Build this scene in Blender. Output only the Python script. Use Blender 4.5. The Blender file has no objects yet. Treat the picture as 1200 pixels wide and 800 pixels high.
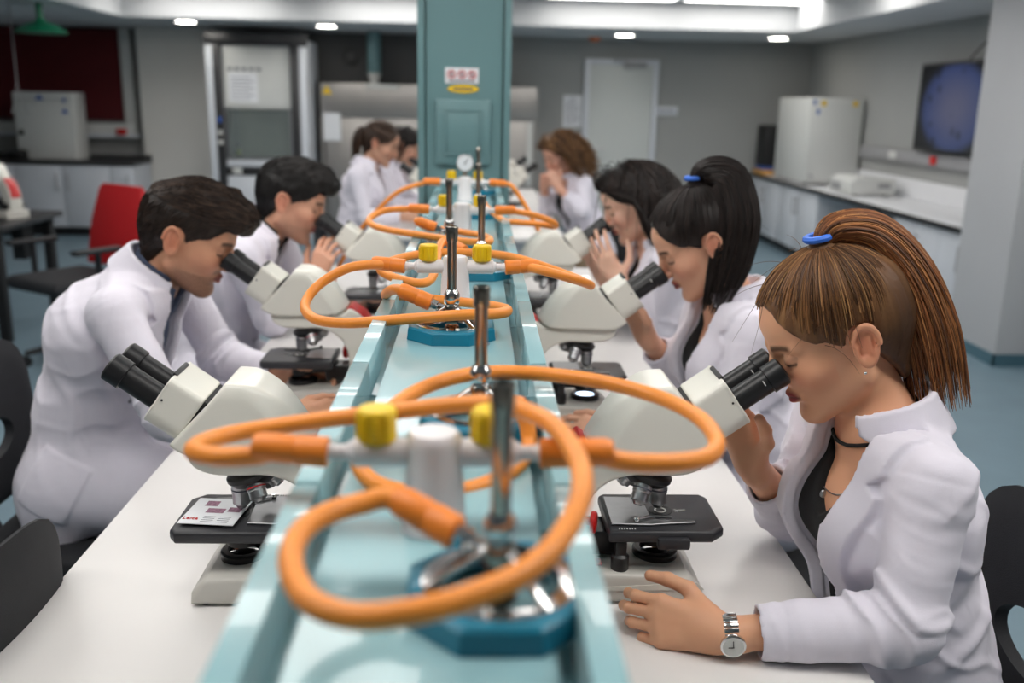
import bpy, bmesh, math, random
import numpy as np
from mathutils import Vector, Matrix
from math import sin, cos, pi, radians

SC = bpy.context.scene
COL = SC.collection
random.seed(7)

# ------------------------------------------------------------------ camera
RX=(0.999, -0.035, 0.020)
RY=(-0.010, 0.249, 0.968)
RZ=(-0.039, -0.968, 0.248)

cam_data = bpy.data.cameras.new('camera')
cam = bpy.data.objects.new('camera', cam_data)
COL.objects.link(cam)
cam.matrix_world = Matrix(((RX[0], RY[0], RZ[0], 0.0), (RX[1], RY[1], RZ[1], 0.0), (RX[2], RY[2], RZ[2], 1.53), (0, 0, 0, 1)))
cam_data.sensor_width = 36.0
cam_data.lens = 36.0 * 1100 / 1200
cam_data.clip_start = 0.05
cam_data.clip_end = 60
cam_data.dof.use_dof = True
cam_data.dof.focus_distance = 1.42
cam_data.dof.aperture_fstop = 2.9
cam_data.dof.aperture_blades = 0
SC.camera = cam

# ------------------------------------------------------------------ world, exposure
world = bpy.data.worlds.new('world')
SC.world = world
world.use_nodes = True
world.node_tree.nodes['Background'].inputs[0].default_value = (0.8, 0.85, 0.9, 1)
world.node_tree.nodes['Background'].inputs[1].default_value = 0.3
SC.view_settings.view_transform = 'Standard'
SC.view_settings.look = 'None'
SC.view_settings.gamma = 1
SC.view_settings.use_curve_mapping = False
SC.view_settings.exposure = 0.10
PANEL_EMIT = 6.6
DOWN_EMIT = 30.0

# ------------------------------------------------------------------ materials
def lin(c):
    return tuple(((v / 255.0) / 12.92 if v <= 10.3 else (((v / 255.0) + 0.055) / 1.055) ** 2.4) for v in c)

def new_mat(name):
    m = bpy.data.materials.new(name)
    m.use_nodes = True
    return m, m.node_tree.nodes, m.node_tree.links, m.node_tree.nodes['Principled BSDF']

def mat(name, rgb, rough=0.5, metal=0.0, var=0.04, scale=40.0, bump=0.0, bscale=200.0, spec=0.5, coat=0.0, sheen=0.0):
    m, N, L, b = new_mat(name)
    c = lin(rgb)
    b.inputs['Roughness'].default_value = rough
    b.inputs['Metallic'].default_value = metal
    b.inputs['Specular IOR Level'].default_value = spec
    b.inputs['Coat Weight'].default_value = coat
    b.inputs['Sheen Weight'].default_value = sheen
    tc = N.new('ShaderNodeTexCoord')
    nz = N.new('ShaderNodeTexNoise'); nz.inputs['Scale'].default_value = scale; nz.inputs['Detail'].default_value = 4
    L.new(tc.outputs['Object'], nz.inputs['Vector'])
    rp = N.new('ShaderNodeValToRGB')
    rp.color_ramp.elements[0].position = 0.3; rp.color_ramp.elements[1].position = 0.7
    rp.color_ramp.elements[0].color = tuple(v * (1 - var) for v in c) + (1,)
    rp.color_ramp.elements[1].color = tuple(min(1, v * (1 + var)) for v in c) + (1,)
    L.new(nz.outputs['Fac'], rp.inputs['Fac']); L.new(rp.outputs['Color'], b.inputs['Base Color'])
    if bump > 0:
        n2 = N.new('ShaderNodeTexNoise'); n2.inputs['Scale'].default_value = bscale; n2.inputs['Detail'].default_value = 3
        L.new(tc.outputs['Object'], n2.inputs['Vector'])
        bp = N.new('ShaderNodeBump'); bp.inputs['Strength'].default_value = bump; bp.inputs['Distance'].default_value = 0.004
        L.new(n2.outputs['Fac'], bp.inputs['Height']); L.new(bp.outputs['Normal'], b.inputs['Normal'])
    return m

def emit_mat(name, rgb, strength):
    m, N, L, b = new_mat(name)
    b.inputs['Base Color'].default_value = (0.8, 0.8, 0.8, 1)
    b.inputs['Emission Color'].default_value = lin(rgb) + (1,)
    b.inputs['Emission Strength'].default_value = strength
    return m

def attr_mat(name, rough=0.5, spec=0.4, sss=0.0, bump=0.0, bscale=300.0, sheen=0.0, bdist=0.002, aniso=None):
    """colour from the mesh's own colour attribute 'Col' (pigment: lips, brows, hair streaks)"""
    m, N, L, b = new_mat(name)
    a = N.new('ShaderNodeAttribute'); a.attribute_name = 'Col'
    L.new(a.outputs['Color'], b.inputs['Base Color'])
    b.inputs['Roughness'].default_value = rough
    b.inputs['Specular IOR Level'].default_value = spec
    b.inputs['Sheen Weight'].default_value = sheen
    if sss > 0:
        b.inputs['Subsurface Weight'].default_value = sss
        b.inputs['Subsurface Radius'].default_value = (0.9, 0.35, 0.2)
        b.inputs['Subsurface Scale'].default_value = 0.006
    if bump > 0:
        tc = N.new('ShaderNodeTexCoord')
        n2 = N.new('ShaderNodeTexNoise'); n2.inputs['Scale'].default_value = bscale; n2.inputs['Detail'].default_value = 3
        L.new(tc.outputs['Object'], n2.inputs['Vector'])
        bp = N.new('ShaderNodeBump'); bp.inputs['Strength'].default_value = bump; bp.inputs['Distance'].default_value = bdist
        L.new(n2.outputs['Fac'], bp.inputs['Height']); L.new(bp.outputs['Normal'], b.inputs['Normal'])
    return m

def glass_mat(name, rgb, rough=0.05):
    m, N, L, b = new_mat(name)
    b.inputs['Base Color'].default_value = lin(rgb) + (1,)
    b.inputs['Roughness'].default_value = rough
    b.inputs['Transmission Weight'].default_value = 0.9
    b.inputs['IOR'].default_value = 1.1
    return m

M = {}
M['wall'] = mat('wall_paint', (158, 159, 157), 0.85, var=0.02, scale=3, bump=0.05, bscale=150)
M['pier'] = mat('pier_paint', (222, 219, 214), 0.85, var=0.015, scale=3)
M['wall_dark'] = mat('charcoal_wall_panel', (92, 92, 92), 0.7, var=0.03, scale=2)
M['ceiling'] = mat('ceiling_paint', (196, 198, 200), 0.9, var=0.015, scale=2)
M['floor'] = mat('blue_grey_vinyl', (112, 134, 146), 0.38, var=0.05, scale=5, bump=0.03, bscale=60)
M['base'] = mat('blue_vinyl_skirting', (70, 104, 118), 0.4)
M['pillar'] = mat('pillar_paint', (186, 187, 190), 0.7, var=0.02, scale=3)
M['white_lam'] = mat('white_laminate', (226, 227, 230), 0.32, var=0.01, scale=8)
M['table_lam'] = mat('white_bench_laminate', (232, 229, 227), 0.27, var=0.008, scale=5)
M['cab_lam'] = mat('cabinet_laminate', (205, 209, 216), 0.4, var=0.01, scale=5)
M['dark_top'] = mat('dark_counter', (48, 48, 50), 0.35)
M['flat_black'] = mat('matte_black', (22, 22, 24), 0.6)  # plain black finish for feet, knobs, cables and kick boards
M['black_plastic'] = mat('black_plastic', (30, 31, 34), 0.42, bump=0.15, bscale=900)
M['chair_black'] = mat('chair_black_fabric', (36, 37, 41), 0.75, bump=0.5, bscale=700, var=0.1)
M['eyepiece_black'] = mat('eyepiece_black', (26, 26, 28), 0.36, bump=0.05, bscale=500)
M['stage_black'] = mat('stage_black', (48, 48, 52), 0.42, bump=0.06, bscale=1200)
M['scope'] = mat('scope_cream_enamel', (228, 226, 217), 0.3, var=0.01, scale=10, coat=0.25)
M['scope_base'] = mat('scope_base_grey', (206, 203, 196), 0.38, var=0.02, scale=10)
M['chrome'] = mat('chrome', (214, 214, 214), 0.12, 1.0, var=0.02)
M['satin'] = mat('satin_steel', (190, 190, 192), 0.3, 1.0, var=0.06, scale=90)
M['burner_steel'] = mat('burner_steel', (186, 178, 168), 0.16, 1.0, var=0.14, scale=25)
M['slide_plate'] = mat('grey_slide_plate', (128, 129, 131), 0.33, 0.85, var=0.06, scale=60)
M['red'] = mat('red_enamel', (196, 26, 24), 0.35)
M['red_fabric'] = mat('red_mesh_fabric', (176, 10, 20), 0.7, bump=0.4, bscale=500)
M['blind'] = mat('dark_red_blind', (84, 8, 16), 0.85, var=0.06, scale=8)
M['trough'] = mat('pale_teal_enamel', (142, 182, 189), 0.24, var=0.03, scale=5, coat=0.4, bump=0.02, bscale=8)
M['teal'] = mat('teal_steel', (104, 139, 143), 0.35, var=0.02, scale=4)
M['octagon'] = mat('petrol_blue_paint', (8, 116, 144), 0.32, var=0.04, coat=0.2)
M['orange'] = mat('orange_rubber', (238, 144, 52), 0.4, var=0.05, scale=30, bump=0.04, bscale=200)
M['orange_dark'] = mat('orange_connector', (236, 132, 40), 0.45, var=0.05, scale=60)
M['yellow'] = mat('yellow_plastic', (236, 196, 22), 0.4, var=0.03)
M['turret'] = mat('white_turret_plastic', (230, 226, 228), 0.35, var=0.01)
M['steel_hood'] = mat('brushed_steel', (168, 164, 160), 0.38, 0.75, var=0.05, scale=4)
M['green'] = mat('green_enamel', (16, 120, 84), 0.3)
M['grey_plastic'] = mat('grey_plastic', (150, 150, 152), 0.5)
M['device'] = mat('device_cream', (206, 207, 204), 0.45, var=0.015)
M['paper'] = mat('white_paper', (226, 228, 232), 0.8, var=0.01)
M['ink'] = mat('grey_ink', (96, 98, 110), 0.8)
M['ink_red'] = mat('red_ink', (190, 40, 44), 0.8)
M['ink_blue'] = mat('blue_ink', (50, 90, 170), 0.7)
M['white_ink'] = mat('white_lettering', (220, 220, 220), 0.6)
M['ink_pink'] = mat('purple_stain_print', (150, 110, 130), 0.8, var=0.4, scale=400)
M['brass'] = mat('worn_brass', (150, 96, 62), 0.25, 1.0, var=0.15, scale=60)
M['glass'] = glass_mat('clear_glass', (240, 244, 244), 0.02)
M['glass_hood'] = glass_mat('sash_glass', (215, 224, 222), 0.05)
M['panel_light'] = emit_mat('fluorescent_panel', (255, 251, 246), PANEL_EMIT)
M['down_light'] = emit_mat('downlight_lens', (255, 250, 240), DOWN_EMIT)
M['lamp_lit'] = emit_mat('lit_lamp_lens', (210, 228, 255), 4.0)
M['orange_plastic'] = mat('orange_detector', (214, 110, 52), 0.5)
M['wood'] = mat('yellow_board', (190, 140, 70), 0.6)

# ------------------------------------------------------------------ objects
def tag(o, label=None, cat=None, group=None, kind=None):
    if label: o['label'] = label
    if cat: o['category'] = cat
    if group: o['group'] = group
    if kind: o['kind'] = kind
    return o

def empty(name, loc=(0, 0, 0), rz=0.0, label=None, cat=None, group=None):
    o = bpy.data.objects.new(name, None)
    COL.objects.link(o)
    o.empty_display_size = 0.05
    o.location = loc; o.rotation_euler = (0, 0, rz)
    return tag(o, label, cat, group)

def kids(o):
    return [c for c in bpy.data.objects if c.parent == o]

def copy_tree(o, parent=None):
    c = o.copy(); COL.objects.link(c); c.parent = parent
    for ch in kids(o):
        copy_tree(ch, c)
    return c

def smooth_mesh(me, ang=35):
    me.polygons.foreach_set('use_smooth', [True] * len(me.polygons))
    try:
        me.set_sharp_from_angle(angle=radians(ang))
    except Exception:
        pass

class MB:
    """collects shapes into one mesh object"""
    def __init__(s):
        s.v = []; s.f = []
    def add(s, verts, faces, mx=None):
        o = len(s.v)
        for p in verts:
            p = Vector(p)
            s.v.append(tuple(mx @ p) if mx is not None else tuple(p))
        s.f += [tuple(i + o for i in f) for f in faces]
        return s
    def from_bm(s, bm, mx=None):
        bm.verts.index_update()
        s.add([v.co[:] for v in bm.verts], [[v.index for v in f.verts] for f in bm.faces], mx)
        bm.free(); return s
    def box(s, x0, x1, y0, y1, z0, z1, bev=0.0, seg=2, mx=None):
        bm = bmesh.new()
        bmesh.ops.create_cube(bm, size=1)
        for v in bm.verts:
            v.co = Vector((x0 + (v.co.x + .5) * (x1 - x0), y0 + (v.co.y + .5) * (y1 - y0), z0 + (v.co.z + .5) * (z1 - z0)))
        if bev > 0:
            bmesh.ops.bevel(bm, geom=bm.edges[:], offset=bev, segments=seg, affect='EDGES', profile=0.5)
        return s.from_bm(bm, mx)
    def prism(s, poly, a0, a1, axis='y', bev=0.0, seg=2, mx=None):
        """polygon in the plane across axis, extruded from a0 to a1"""
        def P(u, w, a):
            return {'y': (u, a, w), 'x': (a, u, w), 'z': (u, w, a)}[axis]
        bm = bmesh.new()
        A = [bm.verts.new(P(u, w, a0)) for u, w in poly]
        B = [bm.verts.new(P(u, w, a1)) for u, w in poly]
        n = len(poly)
        bm.faces.new(A[::-1]); bm.faces.new(B)
        for i in range(n):
            bm.faces.new((A[i], A[(i + 1) % n], B[(i + 1) % n], B[i]))
        bmesh.ops.recalc_face_normals(bm, faces=bm.faces[:])
        if bev > 0:
            ee = [e for e in bm.edges if (e.verts[0] in A) == (e.verts[1] in A)]
            bmesh.ops.bevel(bm, geom=ee, offset=bev, segments=seg, affect='EDGES', profile=0.5)
        bmesh.ops.triangulate(bm, faces=[f for f in bm.faces if len(f.verts) > 4])
        return s.from_bm(bm, mx)
    def lathe(s, prof, p0=(0, 0, 0), d=(0, 0, 1), n=24, caps=True, mx=None):
        """profile of (radius, height) turned about direction d from p0"""
        d = Vector(d).normalized(); p0 = Vector(p0)
        a = d.orthogonal().normalized(); b = d.cross(a)
        V = []; Fc = []
        for r, h in prof:
            for k in range(n):
                t = 2 * pi * k / n
                V.append(p0 + d * h + (a * cos(t) + b * sin(t)) * r)
        for i in range(len(prof) - 1):
            for k in range(n):
                Fc.append((i * n + k, i * n + (k + 1) % n, (i + 1) * n + (k + 1) % n, (i + 1) * n + k))
        if caps:
            Fc.append(tuple(range(n))[::-1]); Fc.append(tuple((len(prof) - 1) * n + k for k in range(n)))
        return s.add(V, Fc, mx)
    def cyl(s, p0, p1, r0, r1=None, n=16, mx=None):
        p0 = Vector(p0); p1 = Vector(p1)
        r1 = r0 if r1 is None else r1
        return s.lathe([(r0, 0), (r1, (p1 - p0).length)], p0, p1 - p0, n, True, mx)
    def tube(s, pts, r, n=10, closed=False, mx=None, r_end=None):
        pts = [Vector(p) for p in pts]
        m = len(pts); V = []; Fc = []
        up = None
        for i, p in enumerate(pts):
            if closed:
                t = (pts[(i + 1) % m] - pts[i - 1]).normalized()
            else:
                t = (pts[min(i + 1, m - 1)] - pts[max(i - 1, 0)]).normalized()
            if up is None:
                up = t.orthogonal().normalized()
            up = (up - t * up.dot(t)).normalized()
            w = t.cross(up)
            rr = r if r_end is None else r + (r_end - r) * i / (m - 1)
            for k in range(n):
                a = 2 * pi * k / n
                V.append(p + (up * cos(a) + w * sin(a)) * rr)
        for i in range(m if closed else m - 1):
            j = (i + 1) % m
            for k in range(n):
                Fc.append((i * n + k, i * n + (k + 1) % n, j * n + (k + 1) % n, j * n + k))
        if not closed:
            Fc.append(tuple(range(n))[::-1]); Fc.append(tuple((m - 1) * n + k for k in range(n)))
        return s.add(V, Fc, mx)
    def ball(s, c, r, seg=16, rings=10, mx=None):
        r = (r, r, r) if not isinstance(r, (tuple, list)) else r
        bm = bmesh.new()
        bmesh.ops.create_uvsphere(bm, u_segments=seg, v_segments=rings, radius=1)
        for v in bm.verts:
            v.co = Vector((c[0] + v.co.x * r[0], c[1] + v.co.y * r[1], c[2] + v.co.z * r[2]))
        return s.from_bm(bm, mx)
    def build(s, name, m, parent=None, ang=35, loc=None):
        me = bpy.data.meshes.new(name)
        me.from_pydata(s.v, [], s.f)
        me.update()
        bm = bmesh.new(); bm.from_mesh(me)
        bmesh.ops.recalc_face_normals(bm, faces=bm.faces[:]); bm.to_mesh(me); bm.free()
        smooth_mesh(me, ang)
        me.materials.append(m)
        o = bpy.data.objects.new(name, me)
        COL.objects.link(o)
        if parent is not None: o.parent = parent
        if loc is not None: o.location = loc
        return o

def B(name, m, parent, x0, x1, y0, y1, z0, z1, bev=0.0, kind=None):
    o = MB().box(x0, x1, y0, y1, z0, z1, bev).build(name, m, parent)
    if kind: o['kind'] = kind
    return o

def text(name, body, m, parent, loc, rot, size, align='CENTER', depth=0.0006):
    cu = bpy.data.curves.new(name, 'FONT')
    cu.body = body; cu.size = size; cu.align_x = align; cu.align_y = 'CENTER'; cu.extrude = depth
    tmp = bpy.data.objects.new(name, cu); COL.objects.link(tmp)
    dg = bpy.context.evaluated_depsgraph_get()
    me = bpy.data.meshes.new_from_object(tmp.evaluated_get(dg))
    bpy.data.objects.remove(tmp)
    me.materials.clear(); me.materials.append(m)
    o = bpy.data.objects.new(name, me); COL.objects.link(o)
    o.parent = parent; o.location = loc; o.rotation_euler = rot
    return o

def spline(pts, n=12):
    """Catmull-Rom through the points"""
    P = [Vector(p) for p in pts]
    P = [P[0] * 2 - P[1]] + P + [P[-1] * 2 - P[-2]]
    out = []
    for i in range(1, len(P) - 2):
        a, b, c, d = P[i - 1], P[i], P[i + 1], P[i + 2]
        for k in range(n):
            t = k / n
            out.append(0.5 * ((2 * b) + (c - a) * t + (2 * a - 5 * b + 4 * c - d) * t * t + (3 * b - a - 3 * c + d) * t ** 3))
    out.append(P[-2])
    return out

# ------------------------------------------------------------------ distance fields meshed with surface nets
A3 = lambda *v: np.array(v, dtype=np.float64)
def nrm(v):
    v = np.asarray(v, float); return v / (np.linalg.norm(v) + 1e-12)
def smin(a, b, k):
    h = np.maximum(k - np.abs(a - b), 0) / k
    return np.minimum(a, b) - h * h * k * .25
def smax(a, b, k):
    return -smin(-a, -b, k)
def cap(P, a, b, r1, r2):
    a = np.asarray(a, float); ab = np.asarray(b, float) - a
    t = np.clip(((P - a) @ ab) / (ab @ ab + 1e-12), 0, 1)
    return np.linalg.norm(P - a - t[:, None] * ab, axis=1) - (r1 + (r2 - r1) * t)
def ecap(P, a, b, r1, r2, w, s1, s2=None):
    """capsule whose section is stretched along w"""
    a = np.asarray(a, float); ab = np.asarray(b, float) - a
    t = np.clip(((P - a) @ ab) / (ab @ ab + 1e-12), 0, 1)
    q = P - a - t[:, None] * ab
    s = s1 if s2 is None else s1 + (s2 - s1) * t
    qw = q @ w
    return np.sqrt(np.maximum((q * q).sum(1) - qw * qw + (qw / s) ** 2, 0)) - (r1 + (r2 - r1) * t)
def ell(P, c, r):
    r = np.asarray(r, float)
    q = (P - np.asarray(c, float)) / r
    k0 = np.sqrt((q * q).sum(1)) + 1e-9
    k1 = np.sqrt(((q / r) ** 2).sum(1)) + 1e-9
    return k0 * (k0 - 1) / k1
def noise(P, f, seed=0):
    rs = np.random.RandomState(seed)
    o = 0
    for k in range(4):
        v = rs.normal(size=3); v = v / np.linalg.norm(v) * f * (1 + .45 * k)
        o = o + np.sin(P @ v + rs.rand() * 6.3 + .8 * np.sin(P @ (rs.normal(size=3) * f * .5)))
    return o / 4

from concurrent.futures import ThreadPoolExecutor
POOL = ThreadPoolExecutor(4)

def mesh_sdf(fn, lo, hi, vox, B=12):
    lo = np.asarray(lo, float); hi = np.asarray(hi, float)
    S = B * vox
    nb = np.maximum(1, np.ceil((hi - lo) / S).astype(int))
    g = np.stack(np.meshgrid(*[np.arange(n) for n in nb], indexing='ij'), -1).reshape(-1, 3)
    cen = lo + (g + .5) * S
    dd = np.concatenate(list(POOL.map(fn, np.array_split(cen, max(1, len(cen) // 4000)))))
    g = g[np.abs(dd) < S * .87 * 1.55 + .004]
    n = B + 2
    loc = np.stack(np.meshgrid(*[np.arange(-1, B + 1)] * 3, indexing='ij'), -1).reshape(-1, 3)
    VS = []; KS = []; FS = []
    BIG = 1 << 20
    corner = [(i, j, k) for i in (0, 1) for j in (0, 1) for k in (0, 1)]
    edges = [(a, b) for a in range(8) for b in range(a + 1, 8) if sum(abs(corner[a][q] - corner[b][q]) for q in range(3)) == 1]
    per = max(1, 60000 // n ** 3)
    def work(s):
        VS = []; KS = []; FS = []
        gb = g[s:s + per]
        idx = gb[:, None, :] * B + loc[None]
        P = lo + idx.reshape(-1, 3) * vox
        D = fn(P).reshape(len(gb), n, n, n)
        neg = D < 0
        m = [neg[:, i:n - 1 + i, j:n - 1 + j, k:n - 1 + k] for i, j, k in corner]
        cnt = sum(x.astype(np.int8) for x in m)
        act = np.argwhere((cnt > 0) & (cnt < 8))
        if not len(act): return VS, KS, FS
        b, x, y, z = act.T
        vals = np.stack([D[b, x + i, y + j, z + k] for i, j, k in corner], 1)
        sm = np.zeros((len(act), 3)); ct = np.zeros(len(act))
        for a, c in edges:
            va, vc = vals[:, a], vals[:, c]
            cr = (va < 0) != (vc < 0)
            t = np.where(cr, va / np.where(np.abs(va - vc) < 1e-12, 1, va - vc), 0)
            pa = np.array(corner[a], float); pc = np.array(corner[c], float)
            sm += np.where(cr[:, None], pa + t[:, None] * (pc - pa), 0); ct += cr
        cell = gb[b] * B + np.stack([x, y, z], 1) - 1
        VS.append(lo + (cell + sm / ct[:, None]) * vox)
        KS.append(((cell[:, 0] + 2) * 2048 + cell[:, 1] + 2) * 2048 + cell[:, 2] + 2)
        for ax in range(3):
            sl0 = [slice(1, n - 1)] * 3; sl1 = list(sl0); sl1[ax] = slice(2, n)
            n0 = neg[(slice(None),) + tuple(sl0)]; n1 = neg[(slice(None),) + tuple(sl1)]
            e = np.argwhere(n0 != n1)
            if not len(e): continue
            flip = n0[tuple(e.T)]
            cc = gb[e[:, 0]] * B + e[:, 1:]
            u = [(ax + 1) % 3, (ax + 2) % 3]
            q = []
            for du, dv in ((-1, -1), (0, -1), (0, 0), (-1, 0)):
                c4 = cc.copy(); c4[:, u[0]] += du; c4[:, u[1]] += dv
                q.append(((c4[:, 0] + 2) * 2048 + c4[:, 1] + 2) * 2048 + c4[:, 2] + 2)
            q = np.stack(q, 1)
            q[~flip] = q[~flip][:, ::-1]
            FS.append(q)
        return VS, KS, FS
    for a_, b_, c_ in POOL.map(work, range(0, len(g), per)):
        VS += a_; KS += b_; FS += c_
    V = np.concatenate(VS); K = np.concatenate(KS); F = np.concatenate(FS)
    K, first = np.unique(K, return_index=True)
    V = V[first]
    Fi = np.searchsorted(K, F)
    ok = (Fi < len(K)).all(1); Fi = Fi[ok]; ok = (K[Fi] == F[ok]).all(1)
    return V, Fi[ok]

def np_mesh(name, V, F, m, parent=None, org=(0, 0, 0), col=None, smooth=True):
    me = bpy.data.meshes.new(name)
    V = np.asarray(V, np.float32) - np.asarray(org, np.float32)
    k = F.shape[1]
    me.vertices.add(len(V)); me.vertices.foreach_set('co', V.ravel())
    me.loops.add(F.size); me.loops.foreach_set('vertex_index', F.astype(np.int32).ravel())
    me.polygons.add(len(F)); me.polygons.foreach_set('loop_start', np.arange(0, F.size, k, dtype=np.int32))
    try: me.polygons.foreach_set('loop_total', np.full(len(F), k, np.int32))
    except Exception: pass
    me.update(calc_edges=True)
    me.polygons.foreach_set('use_smooth', [smooth] * len(F))
    if col is not None:
        ca = me.color_attributes.new('Col', 'FLOAT_COLOR', 'POINT')
        ca.data.foreach_set('color', np.concatenate([col, np.ones((len(col), 1))], 1).astype(np.float32).ravel())
    me.materials.append(m)
    o = bpy.data.objects.new(name, me); COL.objects.link(o)
    if parent is not None: o.parent = parent
    return o

def strands_geo(L, r, cols, taper=.45, k=3):
    """L: (n, m, 3) strand lines -> thin tapering tubes"""
    L = np.asarray(L, float); n, m, _ = L.shape
    T = np.gradient(L, axis=1); T /= np.linalg.norm(T, axis=2, keepdims=True) + 1e-12
    ref = np.array([.31, .87, .38]); ref = ref / np.linalg.norm(ref)
    U = np.cross(T, ref); U /= np.linalg.norm(U, axis=2, keepdims=True) + 1e-12
    W = np.cross(T, U)
    tt = np.linspace(0, 1, m)
    rr = np.asarray(r, float).reshape(-1, 1) * (1 - (1 - taper) * tt ** 2)[None]
    rr = np.broadcast_to(rr, (n, m))
    rings = [L + (U * cos(2 * pi * q / k) + W * sin(2 * pi * q / k)) * rr[..., None] for q in range(k)]
    V = np.stack(rings, 2).reshape(-1, 3)
    base = np.arange(n)[:, None, None] * m * k + np.arange(m - 1)[None, :, None] * k
    q = np.arange(k)[None, None]; q2 = (q + 1) % k
    F = np.stack([base + q, base + q2, base + k + q2, base + k + q], -1).reshape(-1, 4)
    C = np.repeat(np.asarray(cols, float), m * k, axis=0)
    return V, F, C

def cr_np(pts, n):
    return np.array([list(p) for p in spline(pts, n)])


def poly2(X, Y, poly):
    """signed distance to a closed polygon (negative inside)"""
    P = np.asarray(poly, float); n = len(P)
    d = np.full(len(X), 1e9); s = np.ones(len(X))
    for i in range(n):
        a = P[i]; b = P[i - 1]
        ex, ey = b - a; wx, wy = X - a[0], Y - a[1]
        t = np.clip((wx * ex + wy * ey) / (ex * ex + ey * ey), 0, 1)
        d = np.minimum(d, (wx - ex * t) ** 2 + (wy - ey * t) ** 2)
        c1 = Y >= a[1]; c2 = Y < b[1]; c3 = ex * wy > ey * wx
        s = np.where((c1 & c2 & c3) | (~c1 & ~c2 & ~c3), -s, s)
    return s * np.sqrt(d)

def slab(poly, hw, r, X, Y, W):
    """polygon extruded to the half width hw, all edges rounded by r"""
    a = poly2(X, Y, poly) + r; b = np.abs(W) - hw + r
    return np.minimum(np.maximum(a, b), 0) + np.sqrt(np.maximum(a, 0) ** 2 + np.maximum(b, 0) ** 2) - r

def smooth_poly(pts, n=4):
    """closed Catmull-Rom outline; points given twice stay corners"""
    P = [Vector((p[0], p[1], 0)) for p in pts]; m = len(P); out = []
    for i in range(m):
        a, b, c, d = P[i - 1], P[i], P[(i + 1) % m], P[(i + 2) % m]
        if (b - c).length < 1e-6: continue
        for k in range(n):
            t = k / n
            q = 0.5 * ((2 * b) + (c - a) * t + (2 * a - 5 * b + 4 * c - d) * t * t + (3 * b - a - 3 * c + d) * t ** 3)
            out.append((q.x, q.y))
    return out

def sdf_obj(name, fn, lo, hi, vox, m, parent):
    V, F = mesh_sdf(fn, lo, hi, vox)
    return np_mesh(name, V, F, m, parent)

# ================================================================== the room
XL, XR, YF, YB = -6.2, 3.88, -2.6, 11.3
SOF, CEI = 2.24, 2.50
RX0, RX1, RY0, RY1 = -3.4, 3.1, -2.0, 9.6      # the raised middle of the ceiling
def struct(o): o['kind'] = 'structure'; return o

B('floor', M['floor'], None, XL - .2, XR + .2, YF - .2, YB + .2, -0.1, 0.0, kind='structure')
B('wall_back', M['wall'], None, XL - .2, XR + .2, YB, YB + 0.15, 0, 2.7, kind='structure')
B('wall_right', M['wall'], None, XR, XR + 0.15, YF, YB, 0, 2.7, kind='structure')
B('wall_left', M['wall'], None, XL - 0.15, XL, YF, YB, 0, 2.7, kind='structure')
B('wall_front', M['wall'], None, XL - .2, XR + .2, YF - 0.15, YF, 0, 2.7, kind='structure')
# ceiling: raised field with its panels, lower soffit all round, upright lip between them
mb = MB()
mb.box(XL, XR, YF, RY0, SOF, 2.62); mb.box(XL, XR, RY1, YB, SOF, 2.62)
mb.box(XL, RX0, RY0, RY1, SOF, 2.62); mb.box(RX1, XR, RY0, RY1, SOF, 2.62)
mb.box(RX0, RX1, RY0, RY1, CEI, 2.62)
struct(mb.build('ceiling', M['ceiling'], None))
# pillar at the right, with blue skirting
B('wall_pillar', M['pillar'], None, 3.2, XR, 5.48, 6.08, 0, SOF, bev=0.004, kind='structure')
mb = MB(); mb.box(3.19, XR, 5.47, 5.479, 0, 0.075); mb.box(3.19, 3.199, 5.47, 6.09, 0, 0.075)
struct(mb.build('baseboard_pillar', M['base'], None))
B('baseboard_back', M['base'], None, XL, XR, YB - 0.012, YB - 0.001, 0, 0.08, kind='structure')
B('baseboard_left', M['base'], None, XL + 0.001, XL + 0.012, YF, YB - .02, 0, 0.08, kind='structure')
B('baseboard_right', M['base'], None, XR - 0.012, XR - 0.001, YF, 5.46, 0, 0.08, kind='structure')
# charcoal wall panel behind the hoods
B('trim_1', M['wall_dark'], None, -3.02, 0.30, YB - 0.03, YB - 0.002, 0.08, SOF - .002, kind='structure')
# wall pier left of the fume hood
B('wall_pier', M['pier'], None, -3.79, -2.99, 11.05, YB, 0, SOF, kind='structure')

# ---- ceiling lamps
def panel_lamp(x, y, lab):
    t = empty('ceiling_panel_light', (x, y, CEI), 0, lab, 'ceiling light', 'recessed fluorescent ceiling panels')
    mb = MB()
    for a in ((-.62, .62, -.31, -.29), (-.62, .62, .29, .31), (-.62, -.60, -.29, .29), (.60, .62, -.29, .29)):
        mb.box(a[0], a[1], a[2], a[3], -0.022, -0.001)
    mb.build('frame', M['ceiling'], t)
    B('diffuser', M['panel_light'], t, -.599, .599, -.289, .289, -0.016, -0.002)
for x, nm in ((-2.55, 'far left'), (-.80, 'second from the left'), (1.25, 'third from the left'), (2.55, 'far right')):
    panel_lamp(x, 9.15, {'far left': 'lit white ceiling panel at the top left above the red chair and hood',
                         'second from the left': 'lit white ceiling panel just left of the teal service column',
                         'third from the left': 'lit white ceiling panel right of the teal column above the door',
                         'far right': 'lit white ceiling panel at the top right above the tall white incubator'}[nm])
for y, row in ((7.2, 'above the far bench'), (4.7, 'above the gap between the benches'), (2.6, 'above the middle of the near bench'), (0.75, 'above the near end of the bench')):
    for x, col in ((-2.3, 'leftmost'), (-0.75, 'second from left'), (0.95, 'second from right'), (2.4, 'rightmost')):
        panel_lamp(x, y, 'ceiling panel ' + row + ', ' + col + ' of four')
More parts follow.
